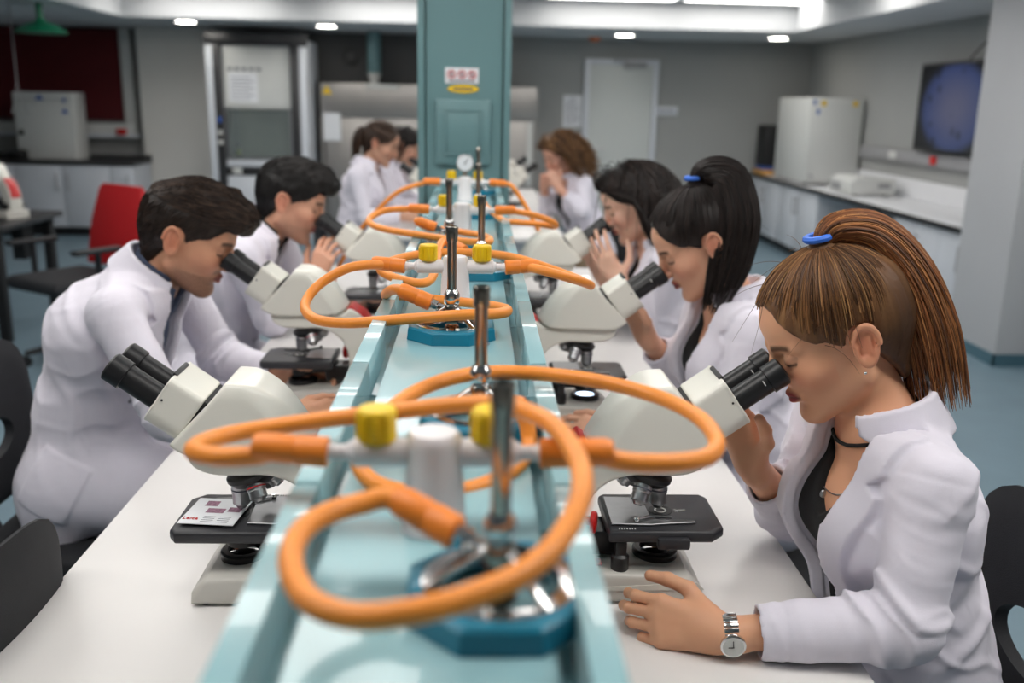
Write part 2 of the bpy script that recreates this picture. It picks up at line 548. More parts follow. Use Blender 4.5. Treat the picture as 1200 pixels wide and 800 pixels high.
for x, y, lab in ((-2.92, 9.98, 'small round downlight in the soffit left of the fume hood'),
                  (-1.55, 10.15, 'small round downlight in the soffit above the fume hood\'s right edge'),
                  (1.56, 10.45, 'small round downlight in the soffit in front of the pale door'),
                  (3.2, 10.4, 'small round downlight in the soffit above the tall white incubator')):
    t = empty('downlight', (x, y, SOF), 0, lab, 'downlight', 'round downlights in the soffit')
    MB().lathe([(.115, -.001), (.115, -.010), (.098, -.014), (.098, -.001)], n=28, caps=False).build('ring', M['ceiling'], t)
    MB().lathe([(.097, -.002), (.097, -.011), (.05, -.0135), (.004, -.014)], n=28).build('lens', M['down_light'], t)

t = empty('smoke_detector', (1.291, 10.900, 2.208), 0, 'small orange round detector on the ceiling edge left of a downlight', 'detector')
t.location.z = SOF
MB().lathe([(.07, -.001), (.07, -.02), (.05, -.05), (.02, -.056)], n=20).build('dome', M['orange_plastic'], t)
MB().lathe([(.085, -.001), (.085, -.012)], n=20).build('base_plate', M['device'], t)

# ---- door_1 in the back wall
dx0, dx1, dz = 1.30, 2.03, 1.955
t = empty('door_1', ((dx0 + dx1) / 2, YB, 0), 0); t['kind'] = 'structure'
M['door'] = mat('door_paint', (198, 202, 200), 0.6, var=0.01)
w = (dx1 - dx0) / 2
B('door_leaf', M['door'], t, -w, w, -0.045, -0.005, 0.012, dz, bev=0.004)
mb = MB(); mb.box(-w - .07, -w - .004, -.06, -.002, 0, dz + .065, .004); mb.box(w + .004, w + .07, -.06, -.002, 0, dz + .065, .004); mb.box(-w - .004, w + .004, -.06, -.002, dz + .004, dz + .065, .004)
mb.build('door_frame', M['cab_lam'], t)
h = MB(); h.cyl((-w + .07, -.05, 1.0), (-w + .07, -.10, 1.0), .012); h.cyl((-w + .07, -.10, 1.0), (-w + .20, -.10, 1.0), .011); h.build('door_handle', M['satin'], t)
c = MB(); c.box(.02, .28, -.11, -.05, dz - .03, dz + .03, .01); c.build('door_closer', M['grey_plastic'], t)
c = MB(); c.tube([(.08, -.09, dz + .04), (-.05, -.14, dz + .045), (-.12, -.07, dz + .05)], .008, 8); c.build('closer_arm', M['satin'], t)

# ---- notices on the back wall
def paper(name, cx, cz, w, h, lab, lines, y=YB, cat='notice', head=None):
    t = empty(name, (cx, y, cz), 0, lab, cat)
    B('sheet', M['paper'], t, -w / 2, w / 2, -.006, -.001, -h / 2, h / 2)
    mb = MB()
    for k in range(lines):
        z = h * .26 - k * h * .62 / max(1, lines - 1)
        mb.box(-w * .38, w * (.38 if k % 3 else .22), -.0075, -.0062, z - h * .012, z + h * .012)
    if lines: mb.build('printed_lines', M['ink'], t)
    if head: text('heading', head, M['ink'], t, (0, -.0068, h * .38), (pi / 2, 0, 0), h * .13)
    return t
paper('notice', 1.11, 1.425, .22, .36, 'white sheet with printed lines on the wall left of the pale door', 7, head='Lab')
tt = empty('wall_sign', (2.22, YB, 1.45), 0, 'small pale grey sign on the wall right of the door', 'sign')
B('plate', M['cab_lam'], tt, -.13, .13, -.012, -.001, -.05, .05, .002)
MB().box(-.09, .09, -.0135, -.0122, -.006, .006).build('printed_line', M['ink'], tt)

# ---- red roller blind in its window at the left
t = empty('window_1', (-4.52, YB, 1.85), 0); t['kind'] = 'structure'
mb = MB(); mb.box(-1.6, .60, -.10, -.02, -.78, -.66, .006); mb.box(.485, .60, -.10, -.02, -.66, .385, .006); mb.box(-1.6, -1.48, -.10, -.02, -.66, .385, .006)
mb.build('window_frame', M['device'], t)
B('window_sill', M['cab_lam'], t, -1.62, .64, -.17, -.02, -.82, -.781, .006)
B('pane', M['glass'], t, -1.479, .484, -.045, -.037, -.659, .384)
rb = empty('roller_blind', (-4.52, YB - .062, 1.85), 0, 'dark red roller blind pulled down over the window at the left', 'blind')
B('cloth', M['blind'], rb, -1.44, .47, -.022, -.016, -.60, .33)
MB().cyl((-1.46, -.02, .345), (.475, -.02, .345), .032, n=20).build('roller_tube', M['blind'], rb)
B('bottom_bar', M['blind'], rb, -1.44, .47, -.03, -.008, -.625, -.601, .004)
rt = empty('emergency_button', (-4.05, YB - .172, 1.10), 0, 'small red socket box under the red blind beside the white cabinet', 'button')
B('box', M['red'], rt, -.055, .055, -.04, 0, -.035, .035, .008); B('back_plate', M['device'], rt, -.075, .075, .0005, .01, -.045, .045, .003)

# ---- base cabinets with dark counter at the back left
def cabinet_unit(x, y, w, d, h, lab, group, doors, rz=0.0, hx=None):
    """front faces -y in its own frame"""
    t = empty('base_cabinet', (x, y, 0), rz, lab, 'cabinet', group)
    mb = MB(); mb.box(-w / 2 + .001, w / 2 - .001, 0.001, d, .10, h)
    mb.build('body', M['cab_lam'], t)
    B('kick_board', M['flat_black'], t, -w / 2 + .001, w / 2 - .001, .06, d - .01, 0.0, .099)
    dw = w / doors
    for k in range(doors):
        x0 = -w / 2 + k * dw
        dr = B('door', M['cab_lam'], t, x0 + .003, x0 + dw - .003, -.02, 0.0, .105, h - .006, .002)
        side = -1 if (k % 2 == 1 and doors > 1) else 1
        hxx = x0 + (dw - .06 if side > 0 else .06)
        m2 = MB(); m2.cyl((hxx, -.046, h - .27), (hxx, -.046, h - .09), .006, n=10); m2.cyl((hxx, -.021, h - .25), (hxx, -.046, h - .25), .005, n=8); m2.cyl((hxx, -.021, h - .11), (hxx, -.046, h - .11), .005, n=8)
        m2.build('handle', M['grey_plastic'], dr)
    return t
yc = 10.42
ct = empty('dark_counter', (-4.44, yc, .765), 0, 'dark counter top with upstand above the white cabinets at back left', 'counter')
B('counter_slab', M['dark_top'], ct, -.76 - .8, .74, -.03, .60, 0.001, .035, .004)
B('upstand', M['dark_top'], ct, -.76 - .8, .74, .575, .60, .0355, .085, .002)
cabinet_unit(-4.46, yc, 1.0, .58, .764, 'white double-door base cabinet in the middle under the dark counter', 'white cabinets under the dark counter', 2)
cabinet_unit(-3.835, yc, .25, .58, .764, 'narrow white single-door cabinet at the right end under the dark counter', 'white cabinets under the dark counter', 1)
cabinet_unit(-5.47, yc, 1.0, .58, .764, 'white double-door base cabinet at the left end under the dark counter', 'white cabinets under the dark counter', 2)
# white steel cabinet box on the counter
t = empty('steel_cabinet', (-4.70, 10.82, .803), 0, 'white steel box cabinet with a black knob on the dark counter', 'cabinet')
B('body', M['device'], t, -.32, .32, -.16, .16, 0, .72, .008)
d = B('door', M['device'], t, -.312, .312, -.18, -.1605, .012, .62, .006)
MB().lathe([(.022, 0), (.030, .012), (.026, .03), (.008, .034)], (-.25, -.181, .29), (0, -1, 0), 18).build('knob', M['flat_black'], d)
B('top_panel', M['device'], t, -.312, .312, -.18, -.1605, .627, .712, .006)
for x, z, w in ((-.03, .665, .10), (.23, .645, .05), (.23, .525, .085)):
    MB().prism([(x - w / 2, z - .028), (x + w / 2, z - .028), (x, z + .03)], -.1835, -.1805, 'y').build('blue_sticker', M['ink_blue'], t)
t = empty('coil_of_cable', (-4.98, 10.55, .801), 0, 'low dark cable heap at the left end of the dark counter', 'cable')
mb = MB(); mb.tube([(.1 * cos(a) , .07 * sin(a), .018 + .004 * a) for a in [k * .35 for k in range(60)]], .011, 6); mb.build('loops', M['flat_black'], t)

# ---- emergency shower
sx, sy, sz = (-3.661, 8.400, 2.046)
t = empty('emergency_shower', (sx, sy, 0), 0, 'green emergency shower head hanging from the ceiling at top left', 'shower')
MB().lathe([(.20, sz - .045), (.205, sz - .03), (.13, sz + .02), (.05, sz + .045), (.03, sz + .07)], n=32).build('shower_head', M['green'], t)
MB().cyl((0, 0, sz + .06), (0, 0, CEI - .001), .028, n=16).build('supply_pipe', M['green'], t)
MB().lathe([(.06, CEI - .02), (.06, CEI - .001)], n=20).build('ceiling_flange', M['green'], t)
mb = MB(); mb.tube([(-.24, 0, CEI - .002), (-.245, 0, 1.60)], .004, 6)
mb.tube([(-.245, 0, 1.60), (-.31, 0, 1.34), (-.18, 0, 1.34)], .005, 6, closed=True)
mb.build('pull_rod', M['grey_plastic'], t)

# ---- fume hood
fx0, fx1, fy, fz = -2.84, -1.80, 10.32, 2.10
fw = (fx1 - fx0) / 2
t = empty('fume_hood', ((fx0 + fx1) / 2, fy, 0), 0, 'tall white fume hood with a glass sash and black posts', 'fume hood')
mb = MB()
mb.box(-fw, -fw + .08, .02, .72, 0, fz); mb.box(fw - .08, fw, .02, .72, 0, fz)
mb.box(-fw + .08, fw - .08, .66, .72, 0, fz); mb.box(-fw + .08, fw - .08, .02, .66, fz - .05, fz)
mb.build('carcass', M['cab_lam'], t)
B('header', M['dark_top'], t, -fw - .02, fw + .02, -.03, .019, fz - .065, fz + .06, .006)
for s in (-1, 1):
    a, b = sorted((s * fw, s * (fw - .075)))
    B('white_post', M['cab_lam'], t, a, b, -.02, .018, 0, fz - .066, .004)
    a, b = sorted((s * (fw - .077), s * (fw - .165)))
    p = B('black_post', M['dark_top'], t, a, b, -.03, .018, 0, fz - .066, .004)
    if s < 0:
        for z in (1.02, 1.12):
            MB().box(a + .02, b - .02, -.045, -.0305, z, z + .045, .004).build('socket', M['device'], p)
        MB().box(a + .025, b - .025, -.045, -.0305, 1.25, 1.30, .004).build('switch', M['ink_blue'], p)
iw = fw - .167
B('upper_sash', M['device'], t, -iw, iw, .0, .014, 1.40, fz - .067, .002)
g = B('glass_sash', M['glass_hood'], t, -iw + .03, iw - .03, .004, .010, .90, 1.385)
mb = MB(); mb.box(-iw, -iw + .029, 0, .016, .87, 1.39); mb.box(iw - .029, iw, 0, .016, .87, 1.39); mb.box(-iw + .03, iw - .03, 0, .016, .86, .897); mb.build('sash_frame', M['satin'], t)
B('sill', M['cab_lam'], t, -iw, iw, -.02, .10, .79, .855, .006)
B('control_strip', M['dark_top'], t, -iw, iw, -.012, .03, .70, .785, .004)
MB().box(-.30, -.20, -.018, -.0125, .712, .775, .003).build('control_display', M['device'], t)
for s in (-1, 1):
    a, b = sorted((s * .004, s * iw))
    dr = B('lower_door', M['cab_lam'], t, a, b, -.012, .012, .10, .69, .004)
B('work_surface', M['grey_plastic'], t, -iw, iw, .11, .65, .79, .83)
B('back_liner', M['device'], t, -iw, iw, .62, .65, .84, fz - .07)
B('kick_board', M['flat_black'], t, -fw + .09, fw - .09, .03, .06, 0, .095)
for k in range(5):
    MB().box(-iw + .05 + .075 * k, -iw + .05 + .075 * k + .05, -.0015, -.0005, 1.78, 1.81).build('printed_word', M['ink'], t)
sh = B('instruction_sheet', M['paper'], t, -iw + .06, -iw + .36, -.004, -.0005, 1.46, 1.76)
mb = MB()
for k in range(7):
    mb.box(-iw + .08, -iw + (.33 if k % 2 else .28), -.0052, -.0042, 1.49 + k * .035, 1.498 + k * .035)
mb.build('printed_lines', M['ink'], sh)
b = empty('reagent_bottle', (-2.62, 10.62, .831), 0, 'small olive bottle standing behind the fume hood glass', 'bottle')
MB().lathe([(.035, 0), (.038, .01), (.038, .10), (.014, .13), (.014, .15)], n=18).build('flask', mat('olive_glass', (120, 130, 60), .2), b)
MB().lathe([(.017, .145), (.017, .17)], n=16).build('cap', M['flat_black'], b)

# ---- brushed steel hood behind the column, with teal duct
hx0, hx1 = -1.73, .66
t = empty('extraction_cabinet', ((hx0 + hx1) / 2, 10.72, 0), 0, 'wide brushed steel extraction cabinet behind the teal column', 'cabinet')
hw = (hx1 - hx0) / 2
mb = MB()
mb.box(-hw, hw, 0, .50, 1.32, 1.68, .008); mb.box(-hw, -hw + .03, 0, .50, .0, 1.319); mb.box(hw - .03, hw, 0, .50, .0, 1.319)
mb.box(-hw + .031, hw - .031, .46, .50, 0, 1.319)
mb.build('steel_shell', M['steel_hood'], t)
for k in range(4):
    x0 = -hw + .04 + k * (2 * hw - .08) / 4
    B('panel', M['steel_hood'], t, x0 + .005, x0 + (2 * hw - .08) / 4 - .005, .02, .045, .10, 1.31, .004)
B('kick_board', M['flat_black'], t, -hw + .04, hw - .04, .06, .09, 0, .095)
B('name_plate', M['device'], t, -hw + .50, -hw + .86, -.012, -.001, 1.63, 1.675, .003)
B('edge_strip', M['device'], t, hw - .10, hw - .045, -.004, .019, .60, 1.30, .002)  # pale cream strip near the cabinet's right end
MB().prism([(-hw + .02, 1.56), (-hw + .13, 1.56), (-hw + .075, 1.66)], -.004, -.001, 'y').build('warning_sticker', M['yellow'], t)
B('paper_sheet', M['paper'], t, -hw + .03, -hw + .22, -.004, -.001, 1.06, 1.36)
B('door_edge', M['flat_black'], t, -hw - .035, -hw - .001, 0, .5, 0, 1.70, .004)
t = empty('extract_duct', (-1.16, 10.97, 0), 0, 'teal round duct rising from the steel cabinet to the ceiling', 'duct')
MB().lathe([(.075, 1.80), (.075, SOF - .001)], n=24).build('pipe', M['teal'], t)
MB().lathe([(.055, 1.681), (.055, 1.72), (.078, 1.80)], n=24).build('cone', M['device'], t)
t = empty('gooseneck_valve', (-1.45, 11.26, 1.98), 0, 'dark round valve on the charcoal wall left of the teal duct', 'valve')
MB().lathe([(.10, 0), (.09, .05), (.04, .09)], (0, 0, 0), (0, -1, 0), 20).build('dome', M['wall_dark'], t)

# ---- right-hand counter
xf = 3.27
t = empty('white_worktop', (xf, 6.10, .728), 0, 'long white worktop with dark edge along the right wall', 'worktop')
B('top', M['white_lam'], t, 0.0, XR - xf - .002, 0.0, 5.19, .003, .032, .003)
B('dark_edge', M['flat_black'], t, -.02, -.0005, 0.0, 5.19, -.008, .031, .003)
B('upstand', M['white_lam'], t, XR - xf - .022, XR - xf - .003, 0, 5.19, .0325, .20, .003)
R9 = -pi / 2
cabinet_unit(xf + .03, 6.70, 1.15, .56, .727, 'white cabinet at the near end of the right counter, beside the pillar', 'white cabinets along the right wall', 3, R9)
cabinet_unit(xf + .03, 9.55, 1.15, .56, .727, 'white cabinet of the right counter in front of the tall white incubator', 'white cabinets along the right wall', 2, R9)
cabinet_unit(xf + .03, 10.70, 1.10, .56, .727, 'white cabinet at the far end of the right counter, by the back wall', 'white cabinets along the right wall', 2, R9)
# trunking above the worktop
t = empty('power_trunking', (XR, 6.10, 1.06), 0, 'grey power trunking running along the right wall above the worktop', 'trunking')
B('channel', M['grey_plastic'], t, -.055, -.001, 0, 3.35, 0, .11, .004)
for y in (.75, 1.72):
    MB().box(-.075, -.0555, y, y + .09, .02, .09, .004).build('red_socket', M['red'], t)
for y in (2.5,):
    MB().box(-.062, -.0555, y, y + .16, .02, .09, .004).build('white_socket', M['device'], t)
# TV
t = empty('wall_screen', (XR - .08, 7.55, 1.545), 0, 'large black wall screen showing a bluish microscope image', 'screen')
B('housing', M['black_plastic'], t, -.025, .025, -.64, .64, -.36, .36, .008)
B('wall_bracket', M['flat_black'], t, .0255, .0795, -.2, .2, -.15, .15)
m, N, L, b = new_mat('microscope_view_screen')
tc = N.new('ShaderNodeTexCoord'); mp = N.new('ShaderNodeMapping'); L.new(tc.outputs['Object'], mp.inputs['Vector'])
mp.inputs['Scale'].default_value = (1, 1, 1)
gr = N.new('ShaderNodeTexGradient'); gr.gradient_type = 'SPHERICAL'
mp2 = N.new('ShaderNodeMapping'); mp2.inputs['Scale'].default_value = (0.3, 1.62, 2.5); L.new(tc.outputs['Object'], mp2.inputs['Vector']); L.new(mp2.outputs['Vector'], gr.inputs['Vector'])
rp = N.new('ShaderNodeValToRGB'); e = rp.color_ramp.elements
e[0].position = 0.06; e[0].color = lin((8, 8, 12)) + (1,); e[1].position = 0.8; e[1].color = lin((104, 106, 140)) + (1,)
e2 = e.new(0.24); e2.color = lin((66, 82, 136)) + (1,)
L.new(gr.outputs['Fac'], rp.inputs['Fac'])
vo = N.new('ShaderNodeTexVoronoi'); vo.inputs['Scale'].default_value = 5.5; L.new(tc.outputs['Object'], vo.inputs['Vector'])
r2 = N.new('ShaderNodeValToRGB'); r2.color_ramp.elements[0].position = .17; r2.color_ramp.elements[1].position = .30
r2.color_ramp.elements[0].color = (.25, .25, .3, 1)
nz = N.new('ShaderNodeTexNoise'); nz.inputs['Scale'].default_value = 9; L.new(tc.outputs['Object'], nz.inputs['Vector'])
ad = N.new('ShaderNodeMath'); ad.operation = 'MULTIPLY_ADD'; L.new(nz.outputs['Fac'], ad.inputs[0]); ad.inputs[1].default_value = .45; 
L.new(vo.outputs['Distance'], ad.inputs[2])
sb = N.new('ShaderNodeMath'); sb.operation = 'SUBTRACT'; L.new(ad.outputs[0], sb.inputs[0]); sb.inputs[1].default_value = .18
L.new(sb.outputs[0], r2.inputs['Fac'])
mx = N.new('ShaderNodeMix'); mx.data_type = 'RGBA'; mx.blend_type = 'MULTIPLY'; mx.inputs['Factor'].default_value = 1
L.new(rp.outputs['Color'], mx.inputs[6]); L.new(r2.outputs['Color'], mx.inputs[7])
L.new(mx.outputs[2], b.inputs['Emission Color']); b.inputs['Emission Strength'].default_value = 0.42
b.inputs['Base Color'].default_value = (.01, .01, .012, 1); b.inputs['Roughness'].default_value = .15
B('screen', m, t, -.0275, -.0255, -.615, .615, -.335, .335)
mb = MB(); mb.tube([(.0, -.10, .36), (.03, -.22, .47), (.06, -.36, .53)], .006, 6); mb.build('cable', M['flat_black'], t)
for k in range(2):
    s = empty('wall_socket', (XR, 6.98 - .22 * k, 2.06), 0, ('black wall socket with the screen cable, left one of the two', 'black wall socket above the screen, right one beside the pillar')[k], 'socket', 'black sockets above the screen')
    B('plate', M['flat_black'], s, -.03, -.001, -.085, .085, -.06, .06, .004)
    B('insert', M['grey_plastic'], s, -.034, -.0305, -.05, .05, -.03, .03, .002)
# tall white incubator and instruments on the right counter
t = empty('incubator', (3.57, 10.0, .761), 0, 'tall white incubator with yellow stickers on the right counter', 'incubator')
B('body', M['device'], t, -.275, .28, -.48, .48, .02, .86, .015)
B('door', M['device'], t, -.27, .275, -.505, -.4805, .03, .85, .01)
for s in (-1, 1):
    for s2 in (-1, 1):
        MB().cyl((s * .22, s2 * .42, 0), (s * .22, s2 * .42, .02), .025, n=12).build('foot', M['flat_black'], t)
for x in (-.16, .16): MB().box(x, x + .05, -.5075, -.5055, .78, .83).build('yellow_sticker', M['yellow'], t)
for x, z in ((-.24, .79), (-.20, .70)): MB().box(x, x + .03, -.5075, -.5055, z, z + .05).build('blue_sticker', M['ink_blue'], t)
MB().lathe([(.02, 0), (.02, .02)], (-.20, -.5055, .09), (0, -1, 0), 16).build('lock', M['satin'], t)
t = empty('bench_instrument', (3.55, 8.62, .761), 0, 'low cream bench instrument in front of the white incubator', 'instrument')
MB().prism([(-.21, .012), (.20, .012), (.20, .15), (-.15, .165), (-.21, .125)], -.26, .26, 'y', .012).build('body', M['device'], t)
B('front_panel', M['grey_plastic'], t, -.2165, -.2105, -.02, .20, .035, .10, .002)
MB().lathe([(.03, 0), (.024, .02)], (-.211, -.14, .070), (-1, 0, 0), 18).build('dial', M['device'], t)
for s in (-1, 1):
    MB().box(s * .14 - .02, s * .14 + .02, -.23, .23, 0, .0125).build('foot', M['flat_black'], t)
MB().box(.04, .15, -.263, -.2595, .07, .12).build('vent', M['grey_plastic'], t)
t = empty('black_case', (3.40, 10.93, .761), 0, 'tall black case at the far end of the right counter', 'case')
B('body', M['flat_black'], t, -.14, .14, -.17, .17, .10, .56, .02)
B('stand', M['ink_blue'], t, -.13, .13, -.15, .15, .06, .0995, .005)
B('wooden_tray', M['wood'], t, -.15, .15, -.19, .19, 0, .0595, .004)

# ---- dark desk at the left with things on it
t = empty('dark_desk', (-3.35, 6.15, 0), 0, 'black desk with black legs at the left edge', 'desk')
B('desk_top', M['dark_top'], t, -1.0, .50, -.42, .46, .70, .735, .006)
for x, y in ((.42, .38), (.42, -.34), (-.92, .38), (-.92, -.34)):
    MB().box(x - .03, x + .03, y - .03, y + .03, 0, .6995, .003).build('leg', M['flat_black'], t)
for y in (.38, -.34):
    MB().box(-.889, .389, y - .02, y + .02, .62, .66, .003).build('rail', M['flat_black'], t)
MB().box(.30, .38, .10, .25, .45, .699, .004).build('cable_tray', M['flat_black'], t)
M['scope_far'] = M['scope']

# ---- office chair with red mesh back
t = empty('office_chair', (-2.35, 5.45, 0), radians(146), 'office chair with a red mesh back and black seat at the left', 'chair')
MB().box(-.25, .25, -.25, .25, .43, .51, .035, 3).build('seat', M['chair_black'], t)
# back: tilted rounded panel
mx = Matrix.Translation((0, -.27, .48)) @ Matrix.Rotation(radians(14), 4, 'X')
MB().prism([(-.22, .04), (.22, .04), (.235, .30), (.20, .50), (.17, .53), (-.17, .53), (-.20, .50), (-.235, .30)], -.022, .022, 'y', .015, 2, mx).build('backrest', M['red_fabric'], t)
MB().tube([(0, -.10, .43), (0, -.30, .42), (0, -.335, .60)], .022, 10).build('back_bracket', M['black_plastic'], t)
for s in (-1, 1):
    mb = MB(); mb.tube([(s * .25, .02, .45), (s * .31, .02, .48), (s * .31, .02, .66)], .018, 8); a = mb.build('arm_post', M['black_plastic'], t)
    MB().box(s * .31 - .035, s * .31 + .035, -.13, .17, .661, .69, .012).build('arm_pad', M['black_plastic'], a)
MB().cyl((0, 0, .09), (0, 0, .43), .03, n=14).build('gas_stem', M['black_plastic'], t)
for k in range(5):
    a = 2 * pi * k / 5
    lg = MB().tube([(0, 0, .11), (.28 * cos(a), .28 * sin(a), .075)], .024, 8, r_end=.016).build('leg', M['black_plastic'], t)
    MB().cyl((.28 * cos(a) - .02 * sin(a), .28 * sin(a) + .02 * cos(a), .03), (.28 * cos(a) + .02 * sin(a), .28 * sin(a) - .02 * cos(a), .03), .03, n=14).build('caster', M['flat_black'], lg)

# ================================================================== the near bench
TZ = 0.78
TX = -0.055
def bench(x0, x1, y0, y1, lab, lab2):
    t = empty('lab_bench', ((x0 + x1) / 2, (y0 + y1) / 2, 0), 0, lab, 'bench')
    w, l = (x1 - x0) / 2, (y1 - y0) / 2
    B('bench_top', M['table_lam'], t, -w, w, -l, l, TZ - .03, TZ, .004)
    mb = MB(); mb.box(-w + .18, w - .18, -l + .06, -l + .085, .001, TZ - .031); mb.build('end_panel', M['cab_lam'], t)
    mb = MB(); mb.box(-w + .18, w - .18, l - .085, l - .06, .001, TZ - .031); mb.build('end_panel', M['cab_lam'], t)
    B('spine_panel', M['cab_lam'], t, -.06, .06, -l + .086, l - .086, .001, TZ - .031)
    return t
bench(TX - .60, TX + .60, -0.55, 4.33, 'long white bench in the foreground under the teal trough', '')
bench(-.62, .51, 5.30, 8.3, 'white bench in the background behind the teal column', '')

# ---- service trough
TRX, TRZ = -.030, 1.20
t = empty('service_trough', (TRX, 0, 0), 0, 'long pale teal service trough raised along the middle of the bench', 'trough')
HW = .116
B('trough_floor', M['trough'], t, -HW + .034, HW - .034, -.5, 3.575, TRZ - .012, TRZ)
seg = .366
y = -.378
while y < 3.5:
    y1 = min(y + seg - .003, 3.57)
    for s in (-1, 1):
        poly = [(s * HW, TRZ + .025), (s * (HW - .020), TRZ + .025), (s * (HW - .0215), TRZ - .017), (s * (HW - .0345), TRZ - .018), (s * (HW - .0345), TRZ - .030), (s * HW, TRZ - .030)]
        MB().prism(poly, y, y1, 'y', .0025).build('rail', M['trough'], t)
    y += seg
for yy in (.35, 1.45, 2.40, 3.30):
    MB().box(-.05, .05, yy - .09, yy + .09, TZ + .001, TRZ - .0125, .004).build('support_post', M['teal'], t)
mb = MB()
for px, py in (): pass
for x, y in ((-.05, 1.02), (.045, 1.27), (-.055, 1.73), (.05, 2.05)):
    MB().lathe([(.006, TRZ + .0002), (.006, TRZ + .001), (.003, TRZ + .0015)], (x, y, 0), n=12).build('screw_head', M['satin'], t)

# ---- teal service column
cx, cy, cw = -.050, 3.60, .172
t = empty('service_column', (cx, cy, TZ), 0, 'teal steel service column rising from the bench to the ceiling', 'column')
top = CEI - TZ - .001
B('shaft', M['teal'], t, -cw + .031, cw - .031, .0, .30, 0.001, top)
for s in (-1, 1):
    a, b = sorted((s * (cw), s * (cw - .026)))
    B('side_strip', M['teal'], t, a, b, -.016, .30, 0.001, top, .004)
    a, b = sorted((s * (cw - .0265), s * (cw - .0305)))
    B('groove', M['flat_black'], t, a, b, .008, .26, 0.001, top)
dc, dz0, dz1 = (-0.053, 3.585, 1.415), (-0.052, 3.585, 1.293)[2] - TZ, (-0.054, 3.585, 1.532)[2] - TZ
dx = dc[0] - cx
dr = MB().box(dx - .102, dx + .102, -.020, -.0005, dz0, dz1, .008).build('access_door', M['teal'], t)
mb = MB()
fr = (dx - .070, dx + .070, dz0 + .035, dz1 - .035)
mb.box(fr[0], fr[1], -.027, -.0205, fr[3] - .010, fr[3], .002); mb.box(fr[0], fr[1], -.027, -.0205, fr[2], fr[2] + .010, .002)
mb.box(fr[0], fr[0] + .010, -.027, -.0205, fr[2] + .0105, fr[3] - .0105, .002); mb.box(fr[1] - .010, fr[1], -.027, -.0205, fr[2] + .0105, fr[3] - .0105, .002)
mb.build('moulding', M['teal'], dr)
B('panel', M['teal'], dr, fr[0] + .0115, fr[1] - .0115, -.024, -.0205, fr[2] + .0115, fr[3] - .0115, .001)
# signs on the column
sp = (-0.059, 3.597, 1.616)
s = empty('prohibition_sign', (sp[0], cy, sp[2]), 0, 'white sign with three red prohibition symbols on the teal column', 'sign')
B('plate', M['paper'], s, -.062, .062, -.003, -.0005, -.028, .028, .0008)
for k in range(3):
    x = -.038 + .038 * k
    g = MB().lathe([(.0115, -.0008), (.0115, .0008), (.0155, .0008), (.0155, -.0008), (.0115, -.0008)], (x, -.0038, .004), (0, -1, 0), 24, False).build('symbol_ring', M['ink_red'], s)
    MB().box(-.0125, .0125, -.0010, .0010, -.0012, .0012, mx=Matrix.Translation((x, -.0040, .004)) @ Matrix.Rotation(radians(45), 4, 'Y')).build('slash', M['ink_red'], g)
    MB().box(x - .0035, x + .0035, -.0036, -.0031, -.004, .012).build('pictogram', M['ink'], g)
MB().box(-.048, .048, -.0036, -.0031, -.0215, -.0165).build('caption', M['ink'], s)
sp = (-0.054, 3.597, 1.569)
s = empty('yellow_label', (sp[0], cy, sp[2]), 0, 'yellow oval label under the prohibition sign on the column', 'label')
el = [(.058 * cos(2 * pi * k / 32), .0145 * sin(2 * pi * k / 32)) for k in range(32)]
MB().prism(el, -.003, -.0005, 'y').build('oval', M['yellow'], s)
MB().box(-.036, .036, -.0038, -.0031, -.004, .0035).build('caption', M['ink'], s)
# pressure gauge on the last turret
gp = (-.040, 3.19, (-0.046, 3.170, 1.326)[2])
s = empty('pressure_gauge', gp, 0, 'round white pressure gauge on a stem in front of the teal column', 'gauge')
MB().lathe([(.027, 0), (.029, -.004), (.029, -.020), (.024, -.022)], (0, -.018, 0), (0, -1, 0), 28).build('case', M['satin'], s)
MB().lathe([(.0255, 0), (.0255, .0008)], (0, -.0178, 0), (0, -1, 0), 28).build('dial_face', M['paper'], s)
MB().box(-.0014, .0014, -.0194, -.0188, -.006, .018, mx=Matrix.Rotation(radians(35), 4, 'Y')).build('needle', M['flat_black'], s)
MB().cyl((0, .010, -.020), (0, .010, TRZ + .083 - gp[2]), .008, n=12).build('stem', M['satin'], s)

# ---- gas turrets
def gas_turret(x, y, lab):
    t = empty('gas_turret', (x, y, TRZ), 0, lab, 'gas tap', 'white gas turrets with yellow taps in the trough')
    MB().lathe([(.0262, .0005), (.0262, .003), (.0250, .005), (.0212, .072), (.0205, .077), (.018, .0805), (.004, .0815)], n=32).build('pedestal', M['turret'], t)
    for s in (-1, 1):
        p = MB().lathe([(.0105, .018), (.0115, .022), (.0115, .062), (.0085, .064), (.0085, .066), (.006, .068), (.006, .078)], (0, 0, .063), (s, 0, 0), 20).build('tap_arm', M['turret'], t)
        MB().lathe([(.0055, .076), (.0075, .082), (.0055, .088), (.0075, .094), (.005, .100)], (0, 0, .063), (s, 0, 0), 16).build('hose_nozzle', M['turret'], p)
        mb = MB()
        n = 14
        prof = []
        for zz, rr in ((.0725, .0125), (.075, .0150), (.0975, .0150), (.0995, .0135), (.1003, .004)):
            prof.append((rr, zz))
        mb.lathe(prof, (s * .044, 0, 0), n=28)
        mb.box(s * .044 - .0022, s * .044 + .0022, -.0172, -.0142, .077, .095, .0008)
        for q in range(10):
            a = pi * (q + .5) / 10 * 2 + .3
            if abs(sin(a) + 1) < .12: continue
            mb.box(-.0018, .0018, .0143, .0166, .077, .095, mx=Matrix.Translation((s * .044, 0, 0)) @ Matrix.Rotation(a, 4, 'Z'))
        mb.build('knob', M['yellow'], t)
    return t

